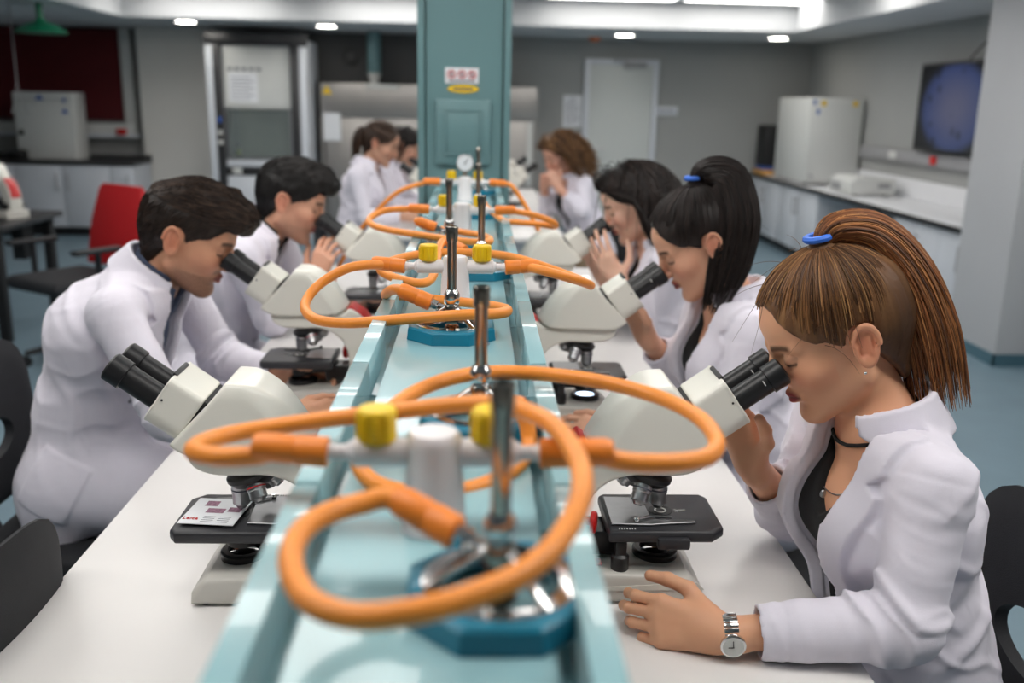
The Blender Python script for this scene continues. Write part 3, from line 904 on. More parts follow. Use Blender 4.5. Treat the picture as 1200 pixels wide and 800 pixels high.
# ---- burners
def burner(x, y, ang, lab, h=.158, slope=.28):
    t = empty('bunsen_burner', (x, y, TRZ), 0, lab, 'burner', 'bunsen burners standing in the trough')
    R = .066
    def ngon(r, z, n=8): return [(r * cos(2 * pi * (k + .5) / n), r * sin(2 * pi * (k + .5) / n), z) for k in range(n)]
    V = []
    for r, z in ((R + .002, .0005), (R, .016), (R - .003, .0185), (R - .015, .0185), (R - .016, .010), (R - .017, .0005)):
        V += ngon(r, z)
    F = []
    for i in range(6):
        j = (i + 1) % 6
        for k in range(8):
            F.append((i * 8 + k, i * 8 + (k + 1) % 8, j * 8 + (k + 1) % 8, j * 8 + k))
    MB().add(V, F).build('octagon_base', M['octagon'], t, 20)
    mb = MB()
    V = []
    for r, z in ((R - .0155, .010), (R - .0135, .0195), (R - .025, .0200), (R - .027, .010)):
        V += ngon(r, z, 24)
    F = []
    for i in range(4):
        j = (i + 1) % 4
        for k in range(24):
            F.append((i * 24 + k, i * 24 + (k + 1) % 24, j * 24 + (k + 1) % 24, j * 24 + k))
    mb.add(V, F).build('chrome_ring', M['chrome'], t)
    for k in range(3):
        a = radians(-52 + 120 * k)
        p0 = Vector((.046 * cos(a), .046 * sin(a), .0205)); p1 = Vector((.010 * cos(a), .010 * sin(a), .042))
        d = (p1 - p0); ln = d.length
        mx = Matrix.Translation(p0) @ d.to_track_quat('X', 'Z').to_matrix().to_4x4()
        MB().box(-.006, ln, -.0040, .0040, -.0016, .0016, .0008, mx=mx).build('strut', M['chrome'] if k != 1 else M['flat_black'], t)
    MB().lathe([(.007, .016), (.009, .019), (.009, .026), (.0108, .028), (.0108, .043), (.009, .046)], n=24).build('lower_body', M['burner_steel'], t)
    MB().lathe([(.0098, .0465), (.0112, .049), (.0112, .061), (.0098, .064), (.0075, .068)], n=24).build('air_collar', M['chrome'], t)
    MB().lathe([(.0068, .0685), (.0066, h - .022), (.0078, h - .0215), (.0088, h - .001), (.0082, h), (.0066, h), (.0060, h - .022)], n=24, caps=False).build('barrel', M['burner_steel'], t)
    MB().lathe([(.010, .004), (.012, .006), (.010, .0155)], n=18).build('valve_wheel', M['brass'], t)
    # inlet
    a = radians(ang)
    d = Vector((cos(a), sin(a), slope)).normalized()
    p0 = Vector((0, 0, .036)) + d * .010
    MB().lathe([(.005, 0), (.005, .012), (.0075, .013), (.0075, .034), (.005, .036), (.005, .050)], p0, d, 6).build('gas_inlet', M['chrome'], t)
    return t, Vector((x, y, TRZ)) + p0 + d * .030, d

HOSES = []
def hose(pts, lab, con_a, con_b, r=.0078, free_end=False):
    """orange hose; con_a / con_b: length of the thick rubber connectors at its ends"""
    P = spline(pts, 10)
    t = empty('gas_hose', P[0], 0, lab, 'hose', 'orange gas hoses')
    L0 = [p - Vector(P[0]) for p in P]
    MB().tube(L0, r, 14).build('tube', M['orange'], t, 60)
    def conn(p, d, ln):
        MB().lathe([(r + .0012, -.006), (r + .0034, .0), (r + .0038, ln * .45), (r + .003, ln * .5), (r + .0042, ln * .55), (r + .0042, ln - .001), (r + .002, ln)], p, d, 24).build('connector', M['orange_dark'], t)
    if con_a: conn(L0[0] + (L0[3] - L0[0]).normalized() * con_a, (L0[0] - L0[3]).normalized(), con_a + .006)
    if con_b:
        d = (L0[-1] - L0[-4]).normalized(); conn(L0[-1] - d * con_b, d, con_b + .006)
    return t

TY = [.69, 1.535, 2.36, 3.19]
TXs = [-.031, -.034, -.036, -.040]
for x, y, lab in zip(TXs, TY, ('white gas turret with two yellow taps nearest the camera', 'white gas turret with yellow taps behind the second burner, second from the front',
                               'white gas turret with yellow taps, third from the front', 'white gas turret under the round pressure gauge by the column')):
    gas_turret(x, y, lab)
def tap(i, s): return Vector((TXs[i] + s * .088, TY[i], TRZ + .063))

b1, in1, d1 = burner(.018, .570, 152, 'chrome bunsen burner on a petrol blue octagon base nearest the camera')
b2, in2, d2 = burner(.006, .925, -55, 'chrome bunsen burner behind the front turret, its base half hidden', .150, .02)
b3, in3, d3 = burner(-.034, 1.318, 158, 'bright chrome bunsen burner on a blue octagon in front of the second turret')
b4, in4, d4 = burner(-.062, 2.14, 160, 'bunsen burner left of the third turret, on a blue octagon base')
b5, in5, d5 = burner(.010, 1.80, 160, 'bunsen burner behind the second turret, right of the middle', .155)
b6, in6, d6 = burner(.004, 2.74, -75, 'bunsen burner between the third turret and the gauge', .155, .05)
b7, in7, d7 = burner(.004, 3.44, -60, 'farthest bunsen burner, right beside the teal column', .165, .05)

def W(*p): return [Vector(q) for q in p]
a = tap(0, -1)
hose([a] + W((a.x - .03, .69, TRZ + .065), (-0.169, 0.690, 1.260), (-0.202, 0.695, 1.257), (-0.231, 0.735, 1.247), (-0.224, 0.790, 1.238), (-0.168, 0.815, 1.241), (-0.066, 0.800, 1.260), (0.010, 0.770, 1.277), (0.054, 0.710, 1.285), (0.073, 0.645, 1.282), (0.073, 0.585, 1.277), (0.054, 0.530, 1.269), (0.029, 0.497, 1.263), (-0.002, 0.475, 1.260), (-0.034, 0.462, 1.258), (-0.067, 0.465, 1.254), (-0.095, 0.488, 1.252), (-0.111, 0.525, 1.255), (-0.111, 0.560, 1.258), (-0.098, 0.588, 1.258), (-0.077, 0.605, 1.258)) + [in1 + d1 * .046, in1],
     'orange gas hose looping left of the front turret and around the front burner', .046, .040)
a = tap(0, 1)
hose([a] + W((a.x + .03, .69, TRZ + .063), (0.124, 0.692, 1.255), (0.164, 0.700, 1.252), (0.198, 0.735, 1.244), (0.218, 0.790, 1.238), (0.217, 0.860, 1.236), (0.188, 0.920, 1.237), (0.131, 0.960, 1.241), (0.059, 0.985, 1.242), (-0.006, 0.970, 1.244), (-0.058, 0.920, 1.241), (-0.090, 0.850, 1.233), (-0.102, 0.790, 1.220), (-0.090, 0.765, 1.208), (-0.061, 0.755, 1.201), (-0.025, 0.758, 1.199), (0.008, 0.775, 1.199), (0.036, 0.800, 1.205), (0.053, 0.850, 1.208)) + [in2 + d2 * .030 , in2],
     'orange gas hose from the front turret\'s right tap swinging out over the right microscope', .046, .026)
a = tap(1, -1)
hose([a] + W((a.x - .03, TY[1], TRZ + .065), (-0.203, 1.500, 1.265), (-0.250, 1.490, 1.239), (-0.267, 1.450, 1.215), (-0.240, 1.370, 1.211), (-0.188, 1.330, 1.214), (-0.105, 1.300, 1.227), (-0.021, 1.285, 1.238), (0.031, 1.300, 1.237), (0.046, 1.360, 1.230), (0.010, 1.450, 1.218), (-0.059, 1.500, 1.214), (-0.117, 1.520, 1.216), (-0.145, 1.490, 1.222)) + [in3 + d3 * .05, in3],
     'orange gas hose looping from the second turret\'s left tap to the burner before it', .044, .038)
a = tap(1, 1)
hose([a] + W((a.x + .03, TY[1], TRZ + .064), (0.128, 1.510, 1.258), (0.180, 1.550, 1.237), (0.199, 1.600, 1.222), (0.172, 1.660, 1.226), (0.082, 1.730, 1.245), (0.003, 1.770, 1.249), (-0.093, 1.760, 1.248), (-0.153, 1.710, 1.242), (-0.170, 1.660, 1.233), (-0.131, 1.620, 1.224), (-0.079, 1.620, 1.224)) + [in5 + d5 * .045, in5],
     'orange gas hose from the second turret\'s right tap, its loop pointing right', .044, .034)
a = tap(2, -1)
hose([a] + W((a.x - .03, TY[2], TRZ + .064), (-0.221, 2.360, 1.260), (-0.256, 2.330, 1.248), (-0.259, 2.280, 1.239), (-0.216, 2.200, 1.234), (-0.112, 2.110, 1.232), (-0.015, 2.050, 1.229), (0.030, 2.070, 1.227), (0.015, 2.150, 1.228), (-0.057, 2.210, 1.231), (-0.119, 2.240, 1.234)) + [in4 + d4 * .042, in4],
     'orange gas hose looping left of the third turret', .040, .034)
a = tap(2, 1)
hose([a] + W((a.x + .03, TY[2], TRZ + .063), (0.149, 2.370, 1.251), (0.195, 2.390, 1.232), (0.201, 2.410, 1.219), (0.158, 2.430, 1.222), (0.106, 2.460, 1.222), (0.072, 2.520, 1.219)) + [in6 + d6 * .04, in6],
     'orange gas hose looping right of the third turret', .040, .030)
a = tap(3, -1)
hose([a] + W((a.x - .04, TY[3], TRZ + .060), (-0.261, 3.200, 1.227), (-0.336, 3.220, 1.160), (-0.405, 3.250, 1.080), (-0.456, 3.270, 0.998), (-0.493, 3.290, 0.928), (-0.512, 3.300, 0.864)),
     'orange gas hose hanging down left from the turret by the column', .045, 0)
a = tap(3, 1)
hose([a] + W((a.x + .04, TY[3], TRZ + .060), (0.118, 3.190, 1.251), (0.156, 3.180, 1.201), (0.189, 3.170, 1.146), (0.218, 3.160, 1.095)),
     'short orange gas hose hanging down right from the turret by the column', .045, 0)

# ================================================================== microscopes
def make_microscope():
    t = empty('microscope')
    # base: wedge, lower towards the user
    poly = [(.066, .004), (.064, .022), (.046, .042), (.040, .047), (-.195, .058), (-.205, .050), (-.205, .004)]
    b = MB().prism(poly, -.078, .078, 'y', .008, 3).build('base', M['scope_base'], t)
    mb = MB()
    for x in (.045, -.18):
        for y in (-.06, .06): mb.cyl((x, y, 0.0004), (x, y, .0045), .010, n=12)
    for x in (.045, -.18):
        for y in (-.06, .06): MB().cyl((x, y, 0.0004), (x, y, .0045), .010, n=12).build('foot', M['flat_black'], b)
    MB().prism([(.0645, .0275), (.052, .0395), (-.16, .0275), (-.16, .025)], -.0795, -.0783, 'y').build('side_crease', M['scope'], b)
    MB().box(-.112, -.092, -.055, -.035, .0545, .0585, .001).build('red_switch', M['red'], b)
    # lamp in the base
    l = MB().lathe([(.036, .046), (.036, .058), (.033, .061), (.025, .061), (.023, .055)], n=32, caps=False).build('lamp_ring', M['eyepiece_black'], t)
    MB().lathe([(.0235, .050), (.0235, .056), (.012, .0585), (.002, .059)], n=24).build('lamp_lens', M['glass_dark'], l)
    # arm
    poly = smooth_poly([(.068, .2300), (.068, .2300), (.058, .210), (.030, .1985), (-.010, .197), (-.050, .1975), (-.085, .186), (-.110, .160), (-.122, .122), (-.120, .085), (-.108, .058), (-.108, .058),
                        (-.197, .058), (-.197, .058), (-.200, .100), (-.196, .150), (-.181, .195), (-.158, .2275), (-.128, .248), (-.110, .2365), (-.075, .2300), (-.075, .2300)])
    sdf_obj('arm', lambda P: slab(poly, .043, .008, P[:, 0], P[:, 2], P[:, 1]), (-.215, -.055, .045), (.085, .055, .265), .0026, M['scope'], t)
    MB().prism([(-.2025, .135), (-.2000, .152), (-.1845, .198), (-.1610, .2325), (-.130, .2535), (-.120, .246), (-.150, .222), (-.172, .19), (-.186, .150), (-.190, .135)], -.034, .034, 'y', .003, 2).build('red_accent', M['red'], t)
    # head: a hood with a rounded back
    hpoly = smooth_poly([(.022, .320), (.022, .320), (.002, .345), (.002, .345), (-.030, .341), (-.064, .324), (-.094, .293), (-.117, .258), (-.120, .250), (-.104, .2395), (-.070, .2335), (-.020, .2315), (.050, .2315), (.080, .244), (.087, .252), (.087, .252)])
    def head_fn(P):
        w = .058 - .10 * np.maximum(P[:, 2] - .300, 0)
        d = slab(hpoly, .058, .007, P[:, 0], P[:, 2], P[:, 1])
        ch = (np.abs(P[:, 1]) - .058) * .86 + (P[:, 2] - (.330 - 2.2 * np.maximum(-P[:, 0] - .02, 0) ** 1.5 * 2)) * .5
        return smax(d, ch, .006)
    sdf_obj('head', head_fn, (-.135, -.07, .22), (.10, .07, .36), .0026, M['scope'], t)
    # binocular housing (inclined)
    mx = Matrix.Translation((.053, 0, .285)) @ Matrix.Rotation(radians(-36), 4, 'Y')
    R3 = np.array(mx.to_3x3()); T3 = np.array(mx.translation)
    def house_fn(P):
        q = (P - T3) @ R3
        zz = q[:, 2] + .004
        rb = np.where(zz < 0, .030, .009)
        a = np.abs(q[:, 1]) - .050 + rb; b_ = np.abs(zz) - .043 + rb
        sec = np.minimum(np.maximum(a, b_), 0) + np.sqrt(np.maximum(a, 0) ** 2 + np.maximum(b_, 0) ** 2) - rb
        ln = np.abs(q[:, 0] - .032) - .029
        return smax(sec - .0012 * (np.abs(q[:, 0] - .0595) < .0022) , ln, .004)
    sdf_obj('binocular_housing', house_fn, (.02, -.06, .23), (.15, .06, .37), .0024, M['scope'], t)
    MB().prism([(-.047, .020), (-.040, -.036), (.040, -.036), (.047, .020), (.044, .036), (-.044, .036)], -.004, .003, 'x', mx=mx).build('seam', M['flat_black'], t)
    for s in (-1, 1):
        e = MB().lathe([(.0192, .058), (.0192, .115), (.0222, .116), (.0222, .141), (.0200, .143), (.0178, .144)], mx @ Vector((0, s * .0305, -.004)), mx.to_3x3() @ Vector((1, 0, 0)), 28).build('eyepiece', M['eyepiece_black'], t)
        MB().lathe([(.0165, .1435), (.015, .1443), (.002, .1444)], mx @ Vector((0, s * .0305, -.004)), mx.to_3x3() @ Vector((1, 0, 0)), 24).build('eye_lens', M['glass_dark'], e)
        for k in range(7):
            a = -.20 + k * .06 + (0 if k % 2 else .01)
            p = Vector((.1075, s * .0305 - .0195 * cos(a + .35), -.004 + .0195 * sin(a + .35)))
            MB().box(-.0009, .0009, -.0006, .0006, -.0005, .0005, mx=mx @ Matrix.Translation(p)).build('marking', M['white_ink'], e)
    MB().box(.056, .0635, -.030, .030, .036, .0415, .002, mx=mx).build('adjuster', M['eyepiece_black'], t)
    for s in (-1, 1):
        MB().lathe([(.0018, .0), (.0018, .0012)], mx @ Vector((.053, s * .0498, .004)), (0, s, 0), 8).build('screw', M['flat_black'], t)
    # nosepiece and objectives
    ax = Vector((-.30, 0, -1)).normalized()
    c = Vector((-.020, 0, .192))
    MB().lathe([(.030, -.008), (.042, .000), (.042, .006), (.034, .016), (.020, .022)], c, ax, 32).build('nosepiece', M['eyepiece_black'], t)
    q = ax.to_track_quat('Z', 'Y').to_matrix()
    for k, (az, ln) in enumerate(((None, .055), (100, .040), (180, .032), (260, .046))):
        if k == 0:
            d = Vector((0, 0, -1)); p = Vector((0, 0, .185))
        else:
            a0 = radians(az)
            tilt = radians(33)
            rad = Vector((cos(a0), sin(a0), 0))
            rad = (rad - ax * rad.dot(ax)).normalized()
            d = (ax * cos(radians(24)) + rad * sin(radians(26))).normalized(); p = c + rad * .020 + ax * .004
        ob = MB().lathe([(.0125, 0), (.0125, .010), (.0145, .012), (.0145, ln * .55), (.0135, ln * .58), (.0135, ln * .86), (.010, ln * .9), (.007, ln)], p, d, 22).build('objective', M['satin'], t)
        MB().lathe([(.0149, 0), (.0149, .0022)], p + d * ln * .42, d, 22, False).build('colour_band', M['ink'] if k != 1 else M['ink_red'], ob)
    # stage
    poly = [(.094, -.052), (.094, .058), (.084, .072), (-.078, .072), (-.086, .064), (-.086, -.072), (.074, -.072)]
    st = MB().prism(poly, .101, .121, 'z', .006, 3).build('stage', M['stage_black'], t)
    MB().box(-.012, .038, -.082, -.066, .094, .112, .004).build('stage_lug', M['stage_black'], st)
    MB().prism([(-.080, -.052), (-.02, -.055), (.012, -.05), (.052, -.046), (.052, -.038), (-.006, -.036), (-.016, -.020), (-.018, .046), (-.080, .05)], .1215, .1250, 'z', .0008, 1).build('slide_holder', M['slide_plate'], st)
    hl = MB().lathe([(.019, .1213), (.019, .1217), (.0135, .1217), (.0125, .1216)], (.006, .004, 0), n=28).build('light_hole', M['flat_black'], st)
    MB().lathe([(.007, .1219), (.007, .1223), (.010, .1223), (.010, .1219), (.007, .1219)], (.006, .004, 0), n=20, caps=False).build('condenser_rim', M['device'], hl)
    MB().box(.028, .046, .000, .008, .1218, .1226, .0003).build('slide_glass', M['glass'], hl)
    MB().lathe([(.004, .1251), (.005, .129), (.003, .132)], (-.040, -.044, 0), n=14).build('clip_screw', M['chrome'], st)
    MB().tube([(-.040, -.044, .128), (-.018, -.030, .1275), (.016, -.034, .1268)], .0022, 8).build('slide_clip', M['satin'], st)
    for k in range(7):
        MB().box(-.070 + .004 * k, -.0685 + .004 * k, -.0655, -.0605, .1213, .1217).build('scale_mark', M['white_ink'], st)
    # condenser and stage carrier
    MB().lathe([(.026, .072), (.026, .086), (.020, .090), (.020, .1005)], n=26).build('condenser', M['eyepiece_black'], t)
    mb = MB(); mb.box(-.118, -.060, -.030, .030, .0595, .1005, .004); mb.box(-.062, -.018, -.012, .012, .076, .096, .002); mb.build('stage_carrier', M['eyepiece_black'], t)
    MB().box(-.074, -.056, -.066, -.048, .060, .1005, .003).build('drive_shaft', M['eyepiece_black'], t)
    MB().lathe([(.012, .050), (.014, .053), (.014, .074), (.010, .078)], (-.065, -.057, 0), n=20).build('stage_drive_knob', M['eyepiece_black'], t)
    for s in (-1, 1):
        k1 = MB().lathe([(.024, .0425), (.026, .046), (.026, .062), (.016, .064), (.016, .078), (.012, .080)], (-.155, 0, .078), (0, s, 0), 28).build('focus_knob', M['eyepiece_black'], t)
    MB().lathe([(.006, -.022), (.006, -.001), (.016, 0), (.0175, .002), (.0175, .007), (.015, .009)], (-.110, -.036, .120), (.96, -.25, 0), 24).build('red_dial', M['red'], t)
    MB().lathe([(.0016, .0), (.0016, .001)], (-.118, -.0425, .205), (0, -1, 0), 8).build('arm_screw', M['flat_black'], t)
    return t
M['glass_dark'] = mat('coated_lens', (24, 26, 34), 0.08, var=0.0, coat=0.5)
scope0 = make_microscope()
SG = 'white microscopes on the benches'
scopes = []
for i, (x, y, rz, lab) in enumerate((
        (.292, 1.372, 0, 'white microscope used by the woman with the ginger ponytail, front right'),
        (-.360, 1.365, 180, 'white microscope at the front left with nobody at it, printed card on stage'),
        (.270, 2.19, 0, 'white microscope with its lamp lit, used by the woman with the dark ponytail'),
        (-.435, 2.30, 180, 'white microscope the man in the blue shirt looks into, on the left'),
        (.258, 3.08, 0, 'white microscope third along the right, held by the woman with loose dark hair'),
        (-.345, 3.12, 180, 'white microscope third along the left, used by the man in the black shirt'),
        (.205, 6.05, 0, 'white microscope on the far bench just right of the teal column, nearer one'),
        (.175, 6.75, 0, 'white microscope on the far bench just right of the teal column, farther one'),
        (-.285, 5.75, 180, 'white microscope on the far bench in front of the two far women, nearer one'),
        (-.285, 6.45, 180, 'white microscope on the far bench left of the column, farther one'),
        (-3.10, 6.22, 150, 'white microscope on the black desk at the left edge'))):
    o = scope0 if i == 0 else copy_tree(scope0)
    o.location = (x, y, TZ if i < 10 else .7355); o.rotation_euler = (0, 0, radians(rz))
    tag(o, lab, 'microscope', SG); scopes.append(o)
for c in kids(scopes[2]):
    if c.name.startswith('lamp_ring'):
        for g in kids(c):
            g.data = g.data.copy(); g.data.materials[0] = M['lamp_lit']
# printed card on the stage of the left front microscope
t = empty('printed_card', (-.360 - .030, 1.365 - .004, TZ + .1256), radians(-6), 'small white printed card lying on the front left microscope\'s stage', 'card')
B('card', M['paper'], t, -.050, .036, -.052, .040, 0, .0008)
for x0, x1, y0, y1 in ((-.032, -.012, .012, .030), (-.022, .006, -.012, .004), (.010, .030, -.006, .010)):
    MB().box(x0, x1, y0, y1, .0009, .0011).build('tissue_picture', M['ink_pink'], t)
for k in range(8):
    MB().box(-.018 + (k % 2) * .024, .000 + (k % 2) * .024, -.044 + (k // 2) * .006, -.0425 + (k // 2) * .006, .0009, .0010).build('printed_line', M['ink'], t)
text('red_logo', 'Leica', M['ink_red'], t, (-.036, -.034, .0010), (0, 0, 0), .012)

# ================================================================== lab chairs
def make_lab_chair():
    """faces +y in its own frame; the seat is at 0.50 m"""
    t = empty('lab_chair')
    MB().prism([(-.20, -.20), (.20, -.20), (.225, -.05), (.215, .20), (.15, .235), (-.15, .235), (-.215, .20), (-.225, -.05)], 0.425, .475, 'z', .018, 3).build('seat', M['chair_black'], t)
    # backrest shell with an oval hole, curved around the back
    n, mrows = 28, 7
    V = []; F = []
    def surf(u, w):
        return Vector((u, -.215 - .05 * 0 + .55 * u * u * .9 - .06 * (w - .60), w))
    outer = []; inner = []
    for k in range(n):
        a = 2 * pi * k / n
        ca, sa = cos(a), sin(a)
        sg = lambda v: (1 if v >= 0 else -1)
        ox = .215 * sg(ca) * abs(ca) ** .55; oz = .72 + .205 * sg(sa) * abs(sa) ** .55
        ix = .105 * ca; iz = .685 + .055 * sa
        outer.append((ox, oz)); inner.append((ix, iz))
    for th in (.012, -.012):
        for r in range(mrows + 1):
            f = r / mrows
            for k in range(n):
                x = inner[k][0] + (outer[k][0] - inner[k][0]) * f; z = inner[k][1] + (outer[k][1] - inner[k][1]) * f
                p = surf(x, z); e = th * (1 - .75 * max(0, f - .8) / .2)
                V.append((p.x, p.y + e, p.z))
    o2 = (mrows + 1) * n
    for r in range(mrows):
        for k in range(n):
            k2 = (k + 1) % n
            F.append((r * n + k, r * n + k2, (r + 1) * n + k2, (r + 1) * n + k))
            F.append((o2 + r * n + k, o2 + (r + 1) * n + k, o2 + (r + 1) * n + k2, o2 + r * n + k2))
    for k in range(n):
        k2 = (k + 1) % n
        F.append((k, o2 + k, o2 + k2, k2)); F.append((mrows * n + k, mrows * n + k2, o2 + mrows * n + k2, o2 + mrows * n + k))
    MB().add(V, F).build('backrest', M['chair_black'], t, 50)
    MB().tube([(0, -.08, .42), (0, -.20, .41), (0, -.245, .50), (0, -.235, .60)], .016, 10).build('back_bracket', M['black_plastic'], t)
    MB().cyl((0, 0, .08), (0, 0, .424), .024, n=16).build('gas_stem', M['satin'], t)
    for k in range(5):
        a = 2 * pi * k / 5 + .3
        lg = MB().tube([(0, 0, .10), (.25 * cos(a), .25 * sin(a), .07)], .022, 8, r_end=.015).build('leg', M['black_plastic'], t)
        MB().cyl((.25 * cos(a) - .016 * sin(a), .25 * sin(a) + .016 * cos(a), .028), (.25 * cos(a) + .016 * sin(a), .25 * sin(a) - .016 * cos(a), .028), .028, n=14).build('caster', M['flat_black'], lg)
    return t
chair0 = make_lab_chair()
CHAIRS = [(.70, 1.32, 90, 'black lab chair of the woman with the ginger ponytail'),
          (-.885, 1.20, 84, 'empty black lab chair at the front left corner of the bench'),
          (.74, 2.14, 90, 'black lab chair of the woman with the dark ponytail'),
          (-.99, 2.24, -90, 'black lab chair of the man in the blue shirt at the left'),
          (.73, 3.03, 90, 'black lab chair of the woman with loose dark hair'),
          (-.92, 3.12, -90, 'black lab chair of the man in the black shirt'),
          (.76, 6.00, 106, 'black lab chair of the woman with curly hair at the far bench'),
          (-.74, 5.72, -88, 'black lab chair of the far woman with a ponytail'),
          (-.64, 6.42, -90, 'black lab chair of the far person behind the ponytailed woman')]
for i, (x, y, rz, lab) in enumerate(CHAIRS):
    o = chair0 if i == 0 else copy_tree(chair0)
    o.location = (x, y, 0); o.rotation_euler = (0, 0, radians(rz))
    tag(o, lab, 'chair', 'black lab chairs')

st = copy_tree(chair0)
st.name = 'stool'; st.location = (3.47, 7.80, 0); st.rotation_euler = (0, 0, .4)
for c in kids(st):
    if c.name.startswith('back'): bpy.data.objects.remove(c)
tag(st, 'black round-backed stool tucked under the right counter beside the cabinets', 'stool')
del st['group']
st['label'] = 'low black stool tucked under the right counter between the white cabinets'

# ================================================================== people: distance-field bodies meshed with surface nets
# ------------------------------------------------------------------ head, hand
def head_sdf(q, fem=True, thin=False):
    """q in head coordinates: x to the left, y forward, z up (metres, adult head)"""
    x = np.abs(q[:, 0]); Q = np.stack([x, q[:, 1], q[:, 2]], 1)
    j = 0.0 if fem else .004
    d = ell(Q, (0, -.020, .034), (.074, .094, .080))
    d = smin(d, ell(Q, (0, .026, -.028), (.0575 + j, .064, .080)), .03)
    d = smin(d, ell(Q, (0, .046, .046), (.058, .047, .046)), .02)
    d = smin(d, cap(Q, (.050 + j, -.006, -.058), (.016, .062, -.098), .014 + j, .0125 + j * .7), .03)
    d = smin(d, ell(Q, (0, .073, -.100), (.017 + j, .0145, .014)), .02)
    d = smin(d, ell(Q, (.040, .056, -.022), (.021, .021, .018)), .025)
    d = smin(d, cap(Q, (.010, .087, .020), (.043, .068, .020), .0055 + j * .5, .006), .014)
    d = smax(d, -ell(Q, (.031, .098, .004), (.016, .016, .0115)), .014)
    d = smin(d, np.linalg.norm(Q - A3(.031, .0735, .002), axis=1) - .0132, .003)
    d = smin(d, cap(Q, (0, .088, .014), (0, .107, -.029), .0058, .0088 + j * .3), .010)
    d = smin(d, ell(Q, (.0105, .096, -.033), (.0075, .0085, .007)), .006)
    d = smax(d, -ell(Q, (.006, .101, -.0415), (.0035, .005, .0035)), .003)
    d = smin(d, cap(Q, (0, .0915, -.0555), (.021, .0810, -.0605), .0058, .0030), .007)
    d = smin(d, cap(Q, (0, .0895, -.0680), (.018, .0805, -.0645), .0066, .0032), .006)
    d = smax(d, -cap(Q, (0, .1005, -.0620), (.024, .0850, -.0618), .0018, .0010), .003)
    d = smax(d, -ell(Q, (0, .0945, -.0795), (.014, .006, .004)), .008)
    # ears
    e = Q - A3(.0765, -.014, -.004)
    ca, sa = cos(.22), sin(.22)
    e = np.stack([e[:, 0] + .42 * e[:, 1] - .004, e[:, 1] * ca + e[:, 2] * sa, -e[:, 1] * sa + e[:, 2] * ca], 1)
    wz = np.where(e[:, 2] > 0, 1.0, .80)                       # narrower lobe
    rr = np.sqrt((e[:, 1] / (.0165 * wz)) ** 2 + (e[:, 2] / .0285) ** 2) + 1e-6
    e2 = (rr - 1) * .0185
    helix = np.sqrt(e2 ** 2 + (e[:, 0] - .0045) ** 2) - .0036
    plate = np.maximum(np.abs(e[:, 0] + .002) - .0028, e2)
    ear = smin(helix, plate, .004)
    ear = smin(ear, ell(e, (.002, .0, -.0235), (.0042, .0075, .008)), .004)
    ear = smin(ear, cap(e, (.002, -.004, .012), (.0035, -.006, -.012), .0030, .0032), .004)
    ear = smin(ear, cap(e, (.002, .0125, -.001), (.002, .0125, -.008), .0036, .003), .004)
    d = smin(d, ear, .006)
    return d

def finger_chain(base, d, n, s, lens, curls, spread):
    """points along one finger"""
    p = [base]
    dirv = nrm(d + s * spread); a = 0
    for L, c in zip(lens, curls):
        a += radians(c)
        v = dirv * cos(a) + n * sin(a)
        p.append(p[-1] + v * L)
    return p

class Hand:
    def __init__(h, wrist, d, n, right, sc=1.0, curls=None, spread=(.10, .02, -.05, -.13), thumb=((.55, .35, .75), (.80, .35, .45), (.9, .4, .2))):
        h.w = np.asarray(wrist, float); d = nrm(d); n = np.asarray(n, float); n = nrm(n - d * (n @ d))
        s = np.cross(d, n) if right else np.cross(n, d)
        h.d, h.n, h.s, h.sc = d, n, s, sc
        curls = curls or [(30, 35, 25)] * 4
        B = [(.088, .027), (.092, .009), (.088, -.0095), (.080, -.027)]
        Ls = [(.041, .025, .019), (.045, .028, .020), (.041, .026, .019), (.032, .020, .017)]
        R = [.0088, .0090, .0085, .0076]
        h.caps = []; h.meta = []
        for (bd, bs), L, c, r, sp in zip(B, Ls, curls, R, spread):
            b = h.w + (d * bd + s * bs - n * .002) * sc
            pts = finger_chain(b, d, n, s, [l * sc for l in L], c, sp)
            h.caps.append([(pts[i], pts[i + 1], r * sc * (1 - .09 * i), r * sc * (1 - .09 * (i + 1))) for i in range(3)])
            h.meta.append((h.w + (d * .012 + s * bs * .55) * sc, b, .0135 * sc, .0112 * sc))
        tb = h.w + (d * .022 + s * .024 + n * .006) * sc
        pts = [tb]
        for L, v in zip((.044, .034, .028), thumb):
            vv = nrm(d * v[0] + n * v[1] + s * v[2]); pts.append(pts[-1] + vv * L * sc)
        tr = (.0145, .0110, .0100, .0082)
        h.thumb = [(pts[i], pts[i + 1], tr[i] * sc, tr[i + 1] * sc) for i in range(3)]
        h.c = h.w + d * .085 * sc
        h.tips = [c[-1][1] for c in h.caps]
    def sdf(h, P):
        d = None
        for a, b, r1, r2 in h.meta:
            e = cap(P, a, b, r1, r2); d = e if d is None else smin(d, e, .016 * h.sc)
        d = smin(d, cap(P, h.w - h.d * .02 * h.sc, h.w + h.d * .02 * h.sc, .0215 * h.sc, .021 * h.sc), .02)
        t = None
        for a, b, r1, r2 in h.thumb:
            e = cap(P, a, b, r1, r2); t = e if t is None else smin(t, e, .005)
        d = smin(d, t, .016 * h.sc)
        fs = None
        for ch in h.caps:
            f = None
            for a, b, r1, r2 in ch:
                e = cap(P, a, b, r1, r2); f = e if f is None else smin(f, e, .004)
            fs = f if fs is None else smin(fs, f, .0012)
        return smin(d, fs, .007 * h.sc)

def masked(fn, P, c, R, far=None):
    """evaluate fn only near c"""
    dist = np.linalg.norm(P - c, axis=1)
    m = dist < R
    out = dist - R * .72
    out = np.maximum(out, .012)
    if m.any(): out[m] = fn(P[m])
    return out

